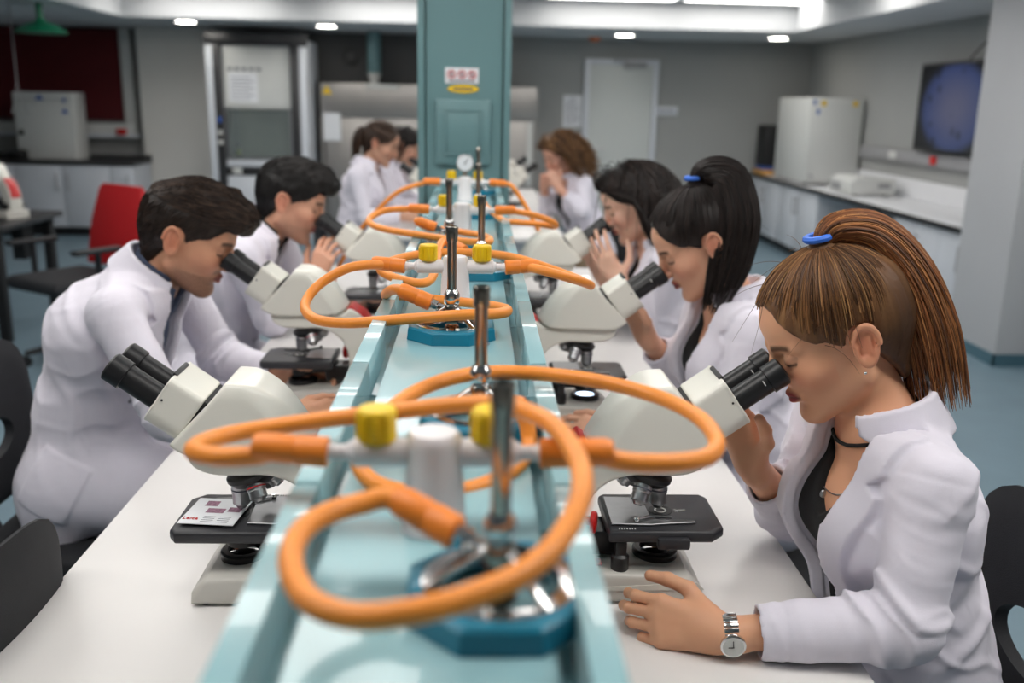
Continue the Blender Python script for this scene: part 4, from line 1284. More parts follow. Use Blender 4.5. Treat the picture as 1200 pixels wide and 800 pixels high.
# ------------------------------------------------------------------ a seated person
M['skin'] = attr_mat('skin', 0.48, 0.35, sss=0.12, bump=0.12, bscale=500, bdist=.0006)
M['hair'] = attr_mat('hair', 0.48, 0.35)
M['coat'] = mat('white_lab_coat_cotton', (226, 222, 234), 0.85, var=0.012, scale=20, bump=0.18, bscale=900, sheen=0.15)
def add_creases(m):
    N, L = m.node_tree.nodes, m.node_tree.links
    b = N['Principled BSDF']; old = b.inputs['Normal'].links[0].from_node
    tc = [n for n in N if n.bl_idname == 'ShaderNodeTexCoord'][0]
    mp = N.new('ShaderNodeMapping'); mp.inputs['Scale'].default_value = (1, 1, .55); L.new(tc.outputs['Object'], mp.inputs['Vector'])
    nz = N.new('ShaderNodeTexNoise'); nz.inputs['Scale'].default_value = 16; nz.inputs['Detail'].default_value = 2.5; nz.inputs['Distortion'].default_value = 1.6
    nz.noise_type = 'RIDGED_MULTIFRACTAL' if hasattr(nz, 'noise_type') else None
    L.new(mp.outputs['Vector'], nz.inputs['Vector'])
    bp = N.new('ShaderNodeBump'); bp.inputs['Strength'].default_value = .30; bp.inputs['Distance'].default_value = .006
    L.new(nz.outputs['Fac'], bp.inputs['Height']); L.new(old.outputs['Normal'], bp.inputs['Normal']); L.new(bp.outputs['Normal'], b.inputs['Normal'])
add_creases(M['coat'])
M['snap'] = mat('grey_snap_button', (150, 150, 156), 0.3, 0.8)
M['black_cloth'] = mat('black_top_fabric', (20, 20, 22), 0.85, bump=0.3, bscale=600, var=.1)
M['navy_cloth'] = mat('slate_blue_shirt', (70, 80, 104), 0.8, bump=0.3, bscale=700, var=.06)
M['jeans'] = mat('dark_trousers', (40, 44, 58), 0.85, bump=0.4, bscale=500, var=.12)
M['tan_cloth'] = mat('tan_trousers', (150, 126, 100), 0.85, bump=0.3, bscale=500, var=.08)
M['shoe'] = mat('dark_shoe', (30, 29, 30), 0.5)
M['tie_blue'] = mat('blue_hair_tie', (52, 116, 226), 0.5)

class Person:
    def __init__(s, **k):
        s.__dict__.update(dict(fem=True, vox=.003, cvox=.005, hs=1.05, tone=(206, 158, 132), pitch=27, roll=0, body=1.0, lip=(150, 62, 66), beard=0.0, brow=(60, 40, 30),
                               w_top=.075, w_mid=.05, v0=.02, collar_lap=.062, neck_v=.20, shirt='black_cloth', shirt_collar=False, pants='jeans', tail=0.0, foldk=1.0, pocket=True, button_v=((.05, -.045),)))
        s.__dict__.update(k)
        y = radians(s.yaw); p = radians(s.pitch)
        s.f = A3(cos(y) * cos(p), sin(y) * cos(p), -sin(p))
        s.u = A3(cos(y) * sin(p), sin(y) * sin(p), cos(p))
        s.l = np.cross(s.u, s.f)
        for a in ('hc', 'nb', 'ch', 'wa', 'pe', 'shL', 'shR', 'elL', 'elR', 'wrL', 'wrR', 'knL', 'knR', 'anL', 'anR'):
            setattr(s, a, np.asarray(getattr(s, a), float))
        s.fw = A3(cos(y) if not hasattr(s, 'tyaw') else cos(radians(s.tyaw)), sin(y) if not hasattr(s, 'tyaw') else sin(radians(s.tyaw)), 0)
        s.lat = nrm(s.shL - s.shR)
        s.T = nrm(s.nb - s.wa); s.Ls = np.linalg.norm(s.nb - s.wa)
        s.fr = nrm(np.cross(s.lat, s.T)) if np.cross(s.lat, s.T) @ s.fw > 0 else -nrm(np.cross(s.lat, s.T))
        s.hd = np.stack([s.l, s.f, s.u], 1)
        s.org = A3(s.pe[0], s.pe[1], 0)
        k = s.body * (.90 if s.fem else 1.0)
        s.k = k
    def hl(s, P): return ((P - s.hc) @ s.hd) / s.hs
    def hw(s, q): return s.hc + (np.asarray(q, float) * s.hs) @ s.hd.T
    # torso only, inflated by e
    def torso(s, P, e):
        k = s.k; L = s.lat
        ws = 1.34 if s.fem else 1.42
        d = ecap(P, s.pe, s.wa, .118 * k + e, .100 * k + e, L, 1.45, 1.32)
        d = smin(d, ecap(P, s.wa, s.ch, .100 * k + e, .112 * k + e, L, 1.32, ws), .06)
        d = smin(d, ecap(P, s.ch, s.ch * .35 + s.nb * .65, .110 * k + e, .064 * k + e, L, ws, 1.5), .06)
        for sh in (s.shL, s.shR):
            d = smin(d, cap(P, s.nb * .86 + s.ch * .14, sh, .050 * k + e * .8, .043 * k + e * .7), .05)
        if s.fem:
            for q in (-1, 1):
                c = s.ch + s.fr * .075 * k + L * q * .062 * k - s.T * .01
                d = smin(d, np.linalg.norm(P - c, axis=1) - (.052 * k + e), .05)
        return d
    def legs(s, P, e):
        d = None
        for kn, an, q in ((s.knL, s.anL, 1), (s.knR, s.anR, -1)):
            hip = s.pe + s.lat * q * .085 * s.k + s.fw * .03 - A3(0, 0, .02)
            a = smin(cap(P, hip, kn, .088 * s.k + e, .058 * s.k + e), cap(P, kn, an, .056 * s.k + e, .042 * s.k + e), .03)
            d = a if d is None else smin(d, a, .02)
        return d
    def neck(s, P, e=0.0):
        top = s.hw((0, -.022, -.055))
        return cap(P, s.nb - s.T * .01, top, (.056 if not s.fem else .050) + e, (.056 if not s.fem else .047) + e)
    def body_fn(s, P):
        d = s.torso(P, -.014)
        nk = s.neck(P)
        d = smin(d, nk, .05)
        for sh, el, wr in ((s.shL, s.elL, s.wrL), (s.shR, s.elR, s.wrR)):
            d = smin(d, smin(cap(P, sh, el, .042 * s.k, .036 * s.k), cap(P, el, wr, .037 * s.k, .0235 * s.k + .002), .02), .03)
        h = masked(lambda X: head_sdf(s.hl(X), s.fem) * s.hs, P, s.hc, .20)
        d = smin(d, h, .016)
        for hn in s.hands:
            d = smin(d, masked(hn.sdf, P, hn.c, .17), .012)
        return d
    def skin_col(s, V):
        base = np.array(lin(s.tone))
        c = np.tile(base, (len(V), 1))
        q = s.hl(V); x = np.abs(q[:, 0]); y = q[:, 1]; z = q[:, 2]
        def mixc(mk, col):
            mk = np.clip(mk, 0, 1)[:, None]
            nonlocal c
            c = c * (1 - mk) + np.array(lin(col)) * mk
        red = tuple(min(255, v) for v in (s.tone[0] + 2, s.tone[1] * .86, s.tone[2] * .84))
        hm = np.linalg.norm(q, axis=1) < .15
        g = lambda a, m, w: np.exp(-((a - m) / w) ** 2)
        mixc(hm * .55 * g(x, .043, .02) * g(z, -.028, .02) * (y > .03), red)
        mixc(hm * .6 * g(x, 0, .015) * g(z, -.030, .014) * (y > .09), red)
        mixc(hm * .75 * (x > .070) * g(y, -.014, .022) * g(z, -.004, .032), red)
        if s.beard:
            bd = hm * np.clip((-.022 - z - np.maximum(0, y - .055) * .55) / .042, 0, 1) * np.clip((y + .012) / .025, 0, 1)
            ms = hm * g(z, -.046, .007) * (x < .03) * (y > .07)
            sp = .75 + .25 * noise(V, 900, 3)
            mixc(s.beard * np.maximum(bd * (1 - .65 * g(x, .045, .02) * (z > -.06)), ms) * sp, (58, 44, 40))
        lipm = hm * np.clip(1.6 - ((x / .0235) ** 2 + ((z + .0615) / .0115) ** 2) * 1.5, 0, 1) * (y > .074)
        mixc(lipm, s.lip)
        mixc(hm * g(z, -.0617, .0016) * (x < .022) * (y > .07) * .8, (70, 30, 32))
        br = hm * np.clip(1.5 - np.abs(z - (.0245 - ((x - .030) / .05) ** 2 * 4 * .004)) / .0042, 0, 1) * np.clip((x - .010) / .004, 0, 1) * np.clip((.048 - x) / .006, 0, 1) * (y > .05)
        mixc(br * .9, s.brow)
        ln = hm * g(z, -.0025 + 0 * x, .0024) * (np.abs(x - .031) < .0145) * (y > .066)
        mixc(ln, (34, 24, 22))
        lid = hm * g(z, .006, .006) * (np.abs(x - .031) < .0145) * (y > .066)
        mixc(lid * .35, (120, 84, 74))
        return c
    def vcut(s, P, extra=0.0):
        """inside (negative) where the front opening is"""
        r = P - s.wa
        v = r @ s.T; l = r @ s.lat; fd = r @ s.fr
        t = np.clip((v - s.v0) / (s.Ls + .02 - s.v0), 0, 1)
        w = s.w_mid * np.minimum(1, t / .35) + (s.w_top - s.w_mid) * np.clip((t - .35) / .65, 0, 1)
        return v, l, fd, t, w + extra
    def fold_arm(s, P, sh, el, wr, seed):
        ab = el - sh; t1 = np.clip((P - sh) @ ab / (ab @ ab), 0, 1)
        bc = wr - el; t2 = np.clip((P - el) @ bc / (bc @ bc), 0, 1)
        t = t1 + t2
        n1 = noise(P, 16, seed); n2 = noise(P, 34, seed + 5)
        a = np.cos(2 * pi * t * 2.9 + 2.6 * n1 + seed)
        b = np.cos(2 * pi * t * 6.0 + 3.4 * n2 + seed * 2)
        ra = (.5 + .5 * a) ** 4; rb = (.5 + .5 * b) ** 4
        env = .16 + .95 * np.exp(-((t - 1.0) / .24) ** 2) + .12 * np.exp(-((t - .10) / .14) ** 2) + .2 * np.exp(-((t - 1.75) / .2) ** 2)
        return -(ra * .0088 + rb * .0042) * env + .0025
    def coat_fn(s, P):
        raw = s.torso(P, s.loose)
        r = P - s.wa
        v, l, fd, t, w = s.vcut(P)
        n1 = noise(P, 13, 11); n2 = noise(P, 30, 12)
        fo = (.5 + .5 * np.cos(v * 44 + fd * 40 + l * 9 + 3.0 * n1)) ** 4 * .0075 + (.5 + .5 * np.cos(v * 80 - fd * 50 + 3 * n2)) ** 4 * .0034
        side = np.clip((np.abs(l) - .05) / .06, 0, 1) + np.clip(-fd / .05, 0, 1)
        d = raw - fo * np.clip(side, 0, 1) * s.foldk
        # lower coat over hips and thighs
        for kn, q in ((s.knL, 1), (s.knR, -1)):
            hip = s.pe + s.lat * q * .09 * s.k + A3(0, 0, .0)
            mid = hip + (kn - hip) * s.skirt
            d = smin(d, ecap(P, hip, mid, .104 * s.k + .012, .096 * s.k + .012, s.lat, 1.05), .06)
        if s.tail > 0:
            b0 = s.pe - s.fw * .03; b1 = b0 - A3(0, 0, s.tail) - s.fw * .02
            d = smin(d, ecap(P, b0, b1, .105 * s.k, .095 * s.k, s.lat, 1.85, 2.0) - .006 * np.sin(l * 60 + n1 * 2), .05)
            d = smax(d, (b1[2] + .03) - P[:, 2], .008)
        if s.pocket:
            pk = np.maximum(np.maximum(np.abs(v + .13) - .075, np.abs(fd - .045) - .065), .06 - np.abs(l))
            d = d - .0035 * np.clip(-pk / .003, 0, 1)
        # open front
        cut = np.maximum(np.maximum(np.abs(l) - w, s.v0 - v), -.02 - fd)
        d = smax(d, -cut, .006)
        # slit below the opening
        slit = np.maximum(np.maximum(np.abs(l - .004) - .0035, v - s.v0 - .01), .02 - fd)
        d = smax(d, -(slit), .004)
        # neck hole
        top = s.hw((0, -.03, -.07))
        ax = nrm(top - s.nb)
        hN = (P - s.nb) @ ax
        qn = P - s.nb - hN[:, None] * ax
        rn = np.sqrt((qn * qn).sum(1) - (qn @ s.lat) ** 2 + ((qn @ s.lat) / 1.08) ** 2)
        r0 = .066 if s.fem else .070
        hole = np.maximum(rn - r0 - .15 * np.maximum(hN, 0), -.03 - hN)
        d = smax(d, -hole, .010)
        # collar at the back and sides of the neck
        colr = np.abs(rn - (r0 + .006 + .22 * np.maximum(hN, 0))) - .0048
        colr = np.maximum(np.maximum(colr, hN - .040), np.maximum(-.035 - hN, np.abs(l) - .5))
        colr = np.maximum(colr, (fd - (s.nb - s.wa) @ s.fr) - .040)
        d = smin(d, colr, .010)
        fall = np.abs(rn - (r0 + .0165 + .26 * np.maximum(.040 - hN, 0))) - .0044
        fall = np.maximum(np.maximum(fall, hN - .040), np.maximum(-.025 - hN, (fd - (s.nb - s.wa) @ s.fr) - .055 - 1.0 * np.minimum(hN, .01)))
        d = smin(d, fall, .006)
        # lapels: flaps folded back along the opening
        tt = np.clip((v - s.v0) / (s.Ls - s.v0), 0, 1.2)
        lw = s.collar_lap * np.clip(tt / .75, 0, 1) ** .8
        notch = np.clip(1 - np.abs(tt - .86) / .045, 0, 1) * .022
        lw = lw - notch
        sh_ = np.maximum(raw - .0155, -raw - .004)
        reg = np.maximum(np.maximum(w - .006 - np.abs(l), np.abs(l) - (w + lw)), np.maximum(s.v0 + .01 - v, v - s.Ls - .015))
        lap = np.maximum(np.maximum(sh_, reg), .0 - fd)
        d = smin(d, lap, .0025)
        # placket edge (coat buttoned line) below
        # sleeves
        for i, (sh, el, wr) in enumerate(((s.shL, s.elL, s.wrL), (s.shR, s.elR, s.wrR))):
            k = s.k
            dn = nrm(wr - el)
            end = wr - dn * s.cuff[i]
            S = smin(cap(P, sh, el, .054 * k + .004, .051 * k + .003), cap(P, el, end, .053 * k + .003, .041 * k + .004), .02)
            S = S + s.fold_arm(P, sh, el, wr, 3 + i)
            ax_ = (P - end) @ dn
            # seam line round the cuff
            S = S + .0018 * np.exp(-((ax_ + .035) / .003) ** 2)
            S = smax(S, ax_, .004)
            hol = np.maximum(cap(P, end - dn * .03, end + dn * .05, .031 * k + .004, .033 * k + .004), -ax_ - .035)
            S = smax(S, -hol, .003)
            # shoulder seam
            S = S + .002 * np.exp(-(((P - sh) @ nrm(el - sh) + .01) / .004) ** 2)
            d = smin(d, S, .022)
        return d
    def shirt_fn(s, P):
        d = s.torso(P, s.loose - .0125)
        v, l, fd, t, w = s.vcut(P)
        if s.shirt_collar:
            nk = np.abs(s.neck(P, .010)) - .0035
            top = s.hw((0, -.03, -.07)); ax = nrm(top - s.nb); hN = (P - s.nb) @ ax
            vv = np.maximum(np.abs(l) - .012 - .35 * np.maximum(v - s.Ls * .86, 0), -fd)
            nk = np.maximum(np.maximum(nk, hN - .045), -.03 - hN)
            d = smin(d, np.maximum(nk, -vv), .006)
            # collar points
            cp = np.abs(d - .002) - .006
            cp = np.maximum(cp, np.maximum(np.abs(np.abs(l) - .035) - .025, np.maximum(v - s.Ls - .01, s.Ls - .07 - v + (np.abs(l) - .035) * .6)))
            cp = np.maximum(cp, -fd)
            d = smin(d, cp, .003)
            cut = np.maximum(np.maximum(np.abs(l) - .30 * np.maximum(v - s.Ls * .80, 0), s.Ls * .80 - v), .0 - fd)
            d = smax(d, -cut, .004)
            hole = np.maximum(s.neck(P, .006), -.03 - hN)
            d = smax(d, -hole, .003)
        else:
            wn = .075 * np.clip((v - s.neck_v) / (s.Ls - s.neck_v), 0, 1) ** .55
            cut = np.maximum(np.maximum(np.abs(l) - wn, s.neck_v - v), -.02 - fd)
            d = smax(d, -cut, .006)
            d = np.maximum(d, v - s.Ls + .015)
        return d

def build_person(s, label, loose=.012, skirt=.55, cuff=(.035, .035)):
    s.loose = loose; s.skirt = skirt; s.cuff = cuff
    t = empty('person', tuple(s.org), 0, label, 'person')
    allp = np.stack([s.hc, s.nb, s.ch, s.wa, s.pe, s.shL, s.shR, s.elL, s.elR, s.wrL, s.wrR] + [h.c for h in s.hands] + [x for h in s.hands for x in h.tips])
    lo, hi = allp.min(0) - .17, allp.max(0) + .17
    V, F = mesh_sdf(s.body_fn, lo, hi, s.vox)
    np_mesh('body', V, F, M['skin'], t, s.org, s.skin_col(V))
    lo2, hi2 = lo - .06, hi + .06
    lo2[2] = min(lo2[2], s.pe[2] - .2 - s.tail)
    kn = np.stack([s.knL, s.knR]); lo2 = np.minimum(lo2, kn.min(0) - .16); hi2 = np.maximum(hi2, kn.max(0) + .16)
    V, F = mesh_sdf(s.coat_fn, lo2, hi2, s.cvox)
    s.coat = np_mesh('lab_coat', V, F, M['coat'], t, s.org)
    V, F = mesh_sdf(s.shirt_fn, lo, hi, s.cvox)
    s.shirt_o = np_mesh('shirt', V, F, M[s.shirt], t, s.org)
    an = np.stack([s.anL, s.anR])
    lo3 = np.minimum(np.minimum(kn.min(0), an.min(0)), s.pe) - .16; hi3 = np.maximum(np.maximum(kn.max(0), an.max(0)), s.pe) + .16
    V, F = mesh_sdf(lambda P: np.maximum(s.legs(P, .006), .10 - P[:, 2]), lo3, hi3, .009)
    np_mesh('trousers', V, F, M[s.pants], t, s.org)
    for an_, nm in ((s.anL, 1), (s.anR, -1)):
        heel = A3(an_[0], an_[1], .045) - s.fw * .03; toe = heel + s.fw * .19 - A3(0, 0, .01)
        fn = lambda P: np.maximum(smin(ecap(P, heel, toe, .040, .033, np.cross(A3(0, 0, 1), s.fw), 1.1), cap(P, heel + A3(0, 0, .03), A3(an_[0], an_[1], .11), .045, .042), .03), .002 - P[:, 2])
        V, F = mesh_sdf(fn, np.minimum(heel, toe) - .09, np.maximum(heel, toe) + .13, .008)
        np_mesh('shoe', V, F, M['shoe'], t, s.org)
    # snap buttons on the coat front
    for v, bl in s.button_v:
        p = s.wa + s.T * v + s.lat * bl
        for step in range(60):
            q = p + s.fr * (.25 - step * .004)
            if s.coat_fn(q[None])[0] < .001: break
        MB().lathe([(.0065, -.002), (.0065, .002), (.005, .0032), (.001, .0034)], q - s.org, s.fr, 16).build('snap_button', M['snap'], s.coat)
    s.t = t
    return t

# ------------------------------------------------------------------ hair
HB_C = np.array([-.10, -.07, -.03, 0, .03, .05, .066, .085])
HB_B = np.array([-.060, -.052, -.030, .010, .046, .062, .074, .078])
def cap_fn(s, thick, extra=None, hb_shift=0.0, ear=True):
    def fn(P):
        q = s.hl(P)
        Q = np.stack([np.abs(q[:, 0]), q[:, 1], q[:, 2]], 1)
        d = ell(Q, (0, -.020, .034), (.074 + thick * .75, .094 + thick, .080 + thick))
        d = smin(d, ell(Q, (0, .040, .046), (.058 + thick * .8, .050 + thick * .8, .046 + thick)), .02)
        d = smin(d, cap(Q, (.02, -.055, -.01), (.022, -.048, -.075), .042 + thick * .5, .030), .03)
        if extra is not None: d = extra(Q, q, d)
        hb = np.interp(Q[:, 2], HB_C, HB_B) + hb_shift + .010 * np.clip((Q[:, 0] - .03) / .03, 0, 1) * (Q[:, 2] > .02)
        d = smax(d, (Q[:, 1] - hb) * .8, .008)
        if ear:
            d = smax(d, -ell(Q, (.083, -.010, -.006), (.030, .021, .034)), .006)
        return d * s.hs
    return fn

def surf_pts(s, dirs, thick):
    """points on the hair cap in head coordinates for unit directions"""
    c = A3(0, -.010, .036); r = A3(.074 + thick * .75, .096 + thick, .080 + thick)
    return c + dirs * r

def combine(parts):
    Vs, Fs, Cs, o = [], [], [], 0
    for V, F, C in parts:
        Vs.append(V); Fs.append(F + o); Cs.append(C); o += len(V)
    return np.concatenate(Vs), np.concatenate(Fs), np.concatenate(Cs)

def streak(rs, n, cols, w=None):
    cols = np.array([lin(c) for c in cols])
    i = rs.choice(len(cols), n, p=w); j = rs.choice(len(cols), n, p=w); a = rs.rand(n, 1)
    return cols[i] * a + cols[j] * (1 - a)

def pulled_hair(s, tie, tail, cols, tcols=None, n_cap=700, n_tail=420, tail_r=(.012, .040, .045, .035), seed=1, thick=.012, vox=.0035, r_cap=.0016, r_tail=.0024, stray=0, wcols=None, under=(30, 20, 14), tail_flat=1.0, flat_axis=None):
    """hair combed back to a tie, plus a ponytail along the world points tail"""
    rs = np.random.RandomState(seed)
    tieh = np.asarray(tie, float)
    td = (tieh - A3(0, -.010, .036)) / A3(.074, .096, .080); td = td / np.linalg.norm(td)
    # angular comb marks around the tie
    a1 = nrm(np.cross(td, A3(1, 0, 0))); a2 = np.cross(td, a1)
    def extra(Q, q, d):
        v = q - A3(0, -.010, .036)
        ph = np.arctan2(v @ a1, v @ a2)
        g = np.sin(ph * 46 + 2 * np.sin(ph * 11)) * .5 + np.sin(ph * 23 + 1) * .5
        d = d - .0010 * g
        b = np.linalg.norm(q - tieh * .97, axis=1) - .011
        return smin(d, b, .03)
    cf = cap_fn(s, thick, extra)
    V, F = mesh_sdf(cf, s.hc - .19, s.hc + .19, vox)
    q = s.hl(V); v = q - A3(0, -.010, .036); ph = np.arctan2(v @ a1, v @ a2)
    base = streak(rs, 400, cols, wcols); kk = np.ones(7) / 7
    base = np.stack([np.convolve(np.r_[base[-3:, c], base[:, c], base[:3, c]], kk, 'valid') for c in range(3)], 1)
    ci = ((ph + pi) / (2 * pi) * 399).astype(int)
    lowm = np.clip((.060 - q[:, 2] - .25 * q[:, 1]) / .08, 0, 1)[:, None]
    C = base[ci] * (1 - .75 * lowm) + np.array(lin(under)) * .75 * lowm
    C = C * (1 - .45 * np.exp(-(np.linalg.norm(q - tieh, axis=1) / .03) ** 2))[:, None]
    parts = [(V, F, C)]
    # strands over the cap, from the hairline to the tie
    L = []; low = []
    tries = 0
    while len(L) < n_cap and tries < n_cap * 12:
        tries += 1
        d0 = rs.normal(size=3); d0 /= np.linalg.norm(d0)
        p0 = surf_pts(s, d0, thick)
        hb = np.interp(p0[2], HB_C, HB_B)
        if p0[1] > hb + .003 or p0[2] < -.075: continue
        if abs(p0[0]) > .06 and np.linalg.norm((p0[1:] - A3(-.010, -.006)) / A3(.024, .036)) < 1: continue
        om = np.arccos(np.clip(d0 @ td, -1, 1))
        if om < .25: continue
        tt = np.linspace(0, 1, 12)[:, None]
        d = (np.sin((1 - tt) * om) * d0 + np.sin(tt * om) * td) / np.sin(om)
        lift = thick + .0015 + rs.rand() * .0025
        p = surf_pts(s, d, lift)
        p[:, 2] += (tt[:, 0] ** 4) * max(0, tieh[2] - surf_pts(s, td[None], lift)[0, 2]) * .8
        p[:, 1] += (tt[:, 0] ** 4) * 0
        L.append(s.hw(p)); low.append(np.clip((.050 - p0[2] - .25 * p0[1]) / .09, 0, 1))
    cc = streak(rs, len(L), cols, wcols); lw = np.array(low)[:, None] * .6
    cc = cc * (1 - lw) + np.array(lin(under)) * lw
    parts.append(strands_geo(L, r_cap * (0.6 + .8 * rs.rand(len(L))), cc, .6))
    # ponytail
    tcols = tcols or cols
    if tail is not None:
        G = cr_np(tail, 6)
        m = len(G)
        T = np.gradient(G, axis=0); T /= np.linalg.norm(T, axis=1, keepdims=True)
        if flat_axis is None: flat_axis = A3(0, 1, 0)
        n1 = np.cross(T, flat_axis); n1 /= np.linalg.norm(n1, axis=1, keepdims=True); n2 = np.cross(n1, T)
        rad = np.interp(np.linspace(0, 1, m), np.linspace(0, 1, len(tail_r)), tail_r)
        ang = rs.rand(n_tail) * 2 * pi; rr = np.sqrt(rs.rand(n_tail)) ; rr = np.where(rs.rand(n_tail) < .55, .8 + .2 * rr, rr)
        L = []
        for a, r_ in zip(ang, rr):
            wob = np.cumsum(rs.normal(size=m)) * .0010
            off = (np.cos(a + wob * 20)[:, None] * n1 + np.sin(a + wob * 20)[:, None] * n2 * tail_flat) * (r_ * rad)[:, None]
            e = G + off
            cutn = 1 - rs.rand() * .16
            ii = np.linspace(0, (m - 1) * cutn, m)
            e = np.stack([np.interp(ii, np.arange(m), e[:, k]) for k in range(3)], 1)
            L.append(e)
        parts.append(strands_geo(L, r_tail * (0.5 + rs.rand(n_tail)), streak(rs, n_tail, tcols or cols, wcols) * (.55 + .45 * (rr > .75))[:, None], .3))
    if stray:
        L = []
        while len(L) < stray:
            d0 = rs.normal(size=3); d0 /= np.linalg.norm(d0)
            p0 = surf_pts(s, d0, thick)
            if p0[1] > np.interp(p0[2], HB_C, HB_B) + .004 or p0[2] < -.02: continue
            p = s.hw(p0); out = s.hd @ d0
            dr = nrm(rs.normal(size=3) + out * .4 - A3(0, 0, .3)); tt = np.linspace(0, 1, 8)[:, None]
            L.append(p + tt * dr * .05 + tt ** 2 * (out * .012 - A3(0, 0, .03)))
        parts.append(strands_geo(L, np.full(stray, .0005), streak(rs, stray, cols, wcols), .3))
    V, F, C = combine(parts)
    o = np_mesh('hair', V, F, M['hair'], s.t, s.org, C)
    return o

def hair_tie(s, tieh, r=.017, m='tie_blue'):
    c = s.hw(tieh) - s.org
    td = s.hd @ nrm(np.asarray(tieh) - A3(0, -.010, .036))
    a = nrm(np.cross(td, A3(0, 1, .01))); b = np.cross(td, a)
    pts = [c + (a * cos(q) + b * sin(q)) * r for q in np.linspace(0, 2 * pi, 25)[:-1]]
    MB().tube(pts, .0055, 8, True).build('hair_tie', M[m], s.t)

def flow_strands(cf, P, D, steps, ln, lift0, lift1):
    """strands that follow direction D over the surface of cf from the points P"""
    P = P.copy(); out = []
    for k in range(steps):
        e = .0015
        d = cf(P); g = np.stack([cf(P + np.eye(3)[a] * e) for a in range(3)], 1) - d[:, None]
        g /= np.linalg.norm(g, axis=1, keepdims=True) + 1e-12
        off = lift0 + (lift1 - lift0) * k / (steps - 1)
        P = P - np.clip(d - off, -.02, .02)[:, None] * g
        out.append(P.copy())
        T = D - (D * g).sum(1, keepdims=True) * g
        T /= np.linalg.norm(T, axis=1, keepdims=True) + 1e-12
        P = P + T * (ln / (steps - 1))[:, None]
    return np.stack(out, 1)

def short_hair(s, cols, n_top=1500, n_side=900, seed=5, vol=.030, comb=(0, 1, .15), front=.03, vox=.0035, r=.0011):
    """short sides, longer hair on top combed along comb (head coordinates)"""
    rs = np.random.RandomState(seed)
    def extra(Q, q, d):
        e = ell(Q, (0, .014 + front * .5, .080), (.066, .086 + front * .4, .036 + vol * .5))
        w = noise(q, 110, seed) * .003 + noise(q, 50, seed + 2) * .0035
        return smin(d, e, .025) - w * np.clip((q[:, 2] - .04) / .03, 0, 1)
    cap0 = cap_fn(s, .007, extra, hb_shift=.004)
    def cf(P):
        d = cap0(P)
        q = s.hl(P); Q = np.stack([np.abs(q[:, 0]), q[:, 1], q[:, 2]], 1)
        e = ell(Q, (0, .014 + front * .5, .080), (.066, .086 + front * .4, .036 + vol * .5)) - (noise(q, 110, seed) * .0045 + .0028 * np.sin(q[:, 0] * 210 + q[:, 1] * 40 + 3 * noise(q, 40, seed + 4)))
        e = smax(e, .062 - q[:, 2] - .25 * np.maximum(q[:, 1] - .05, 0), .010)
        return smin(d, e * s.hs, .008)
    V, F = mesh_sdf(cf, s.hc - .20, s.hc + .20, vox)
    q = s.hl(V)
    m = (noise(V, 260, seed + 7) * .5 + .5)[:, None]
    C = (np.array(lin(cols[0])) * m + np.array(lin(cols[1])) * (1 - m)) * .85
    parts = [(V, F, C)]
    top = np.where((q[:, 2] > .062) & (q[:, 1] < .10))[0]
    P = V[rs.choice(top, n_top)]
    cb = np.asarray(comb, float)
    pj = s.hl(P)
    dl = np.stack([cb[0] + pj[:, 0] * 4 + rs.normal(size=n_top) * .12, cb[1] + rs.normal(size=n_top) * .08 - 0 * pj[:, 1], cb[2] + rs.normal(size=n_top) * .1], 1)
    D = dl @ s.hd.T; D /= np.linalg.norm(D, axis=1, keepdims=True)
    L = flow_strands(cf, P, D, 8, .030 + .030 * rs.rand(n_top), .0004, .0030)
    parts.append(strands_geo(L, r * (.6 + .9 * rs.rand(n_top)), streak(rs, n_top, cols), .35))
    side = np.where((q[:, 2] < .066) & (q[:, 2] > -.075) & (np.abs(q[:, 0]) + np.maximum(-q[:, 1], 0) > .05))[0]
    P = V[rs.choice(side, n_side)]
    D = (np.array([[0, -.45, -.8]]) + rs.normal(size=(n_side, 3)) * .18) @ s.hd.T; D /= np.linalg.norm(D, axis=1, keepdims=True)
    L = flow_strands(cf, P, D, 4, .012 + .010 * rs.rand(n_side), .0002, .0016)
    parts.append(strands_geo(L, np.full(n_side, r * .85), streak(rs, n_side, cols) * .8, .3))
    V, F, C = combine(parts)
    return np_mesh('hair', V, F, M['hair'], s.t, s.org, C)

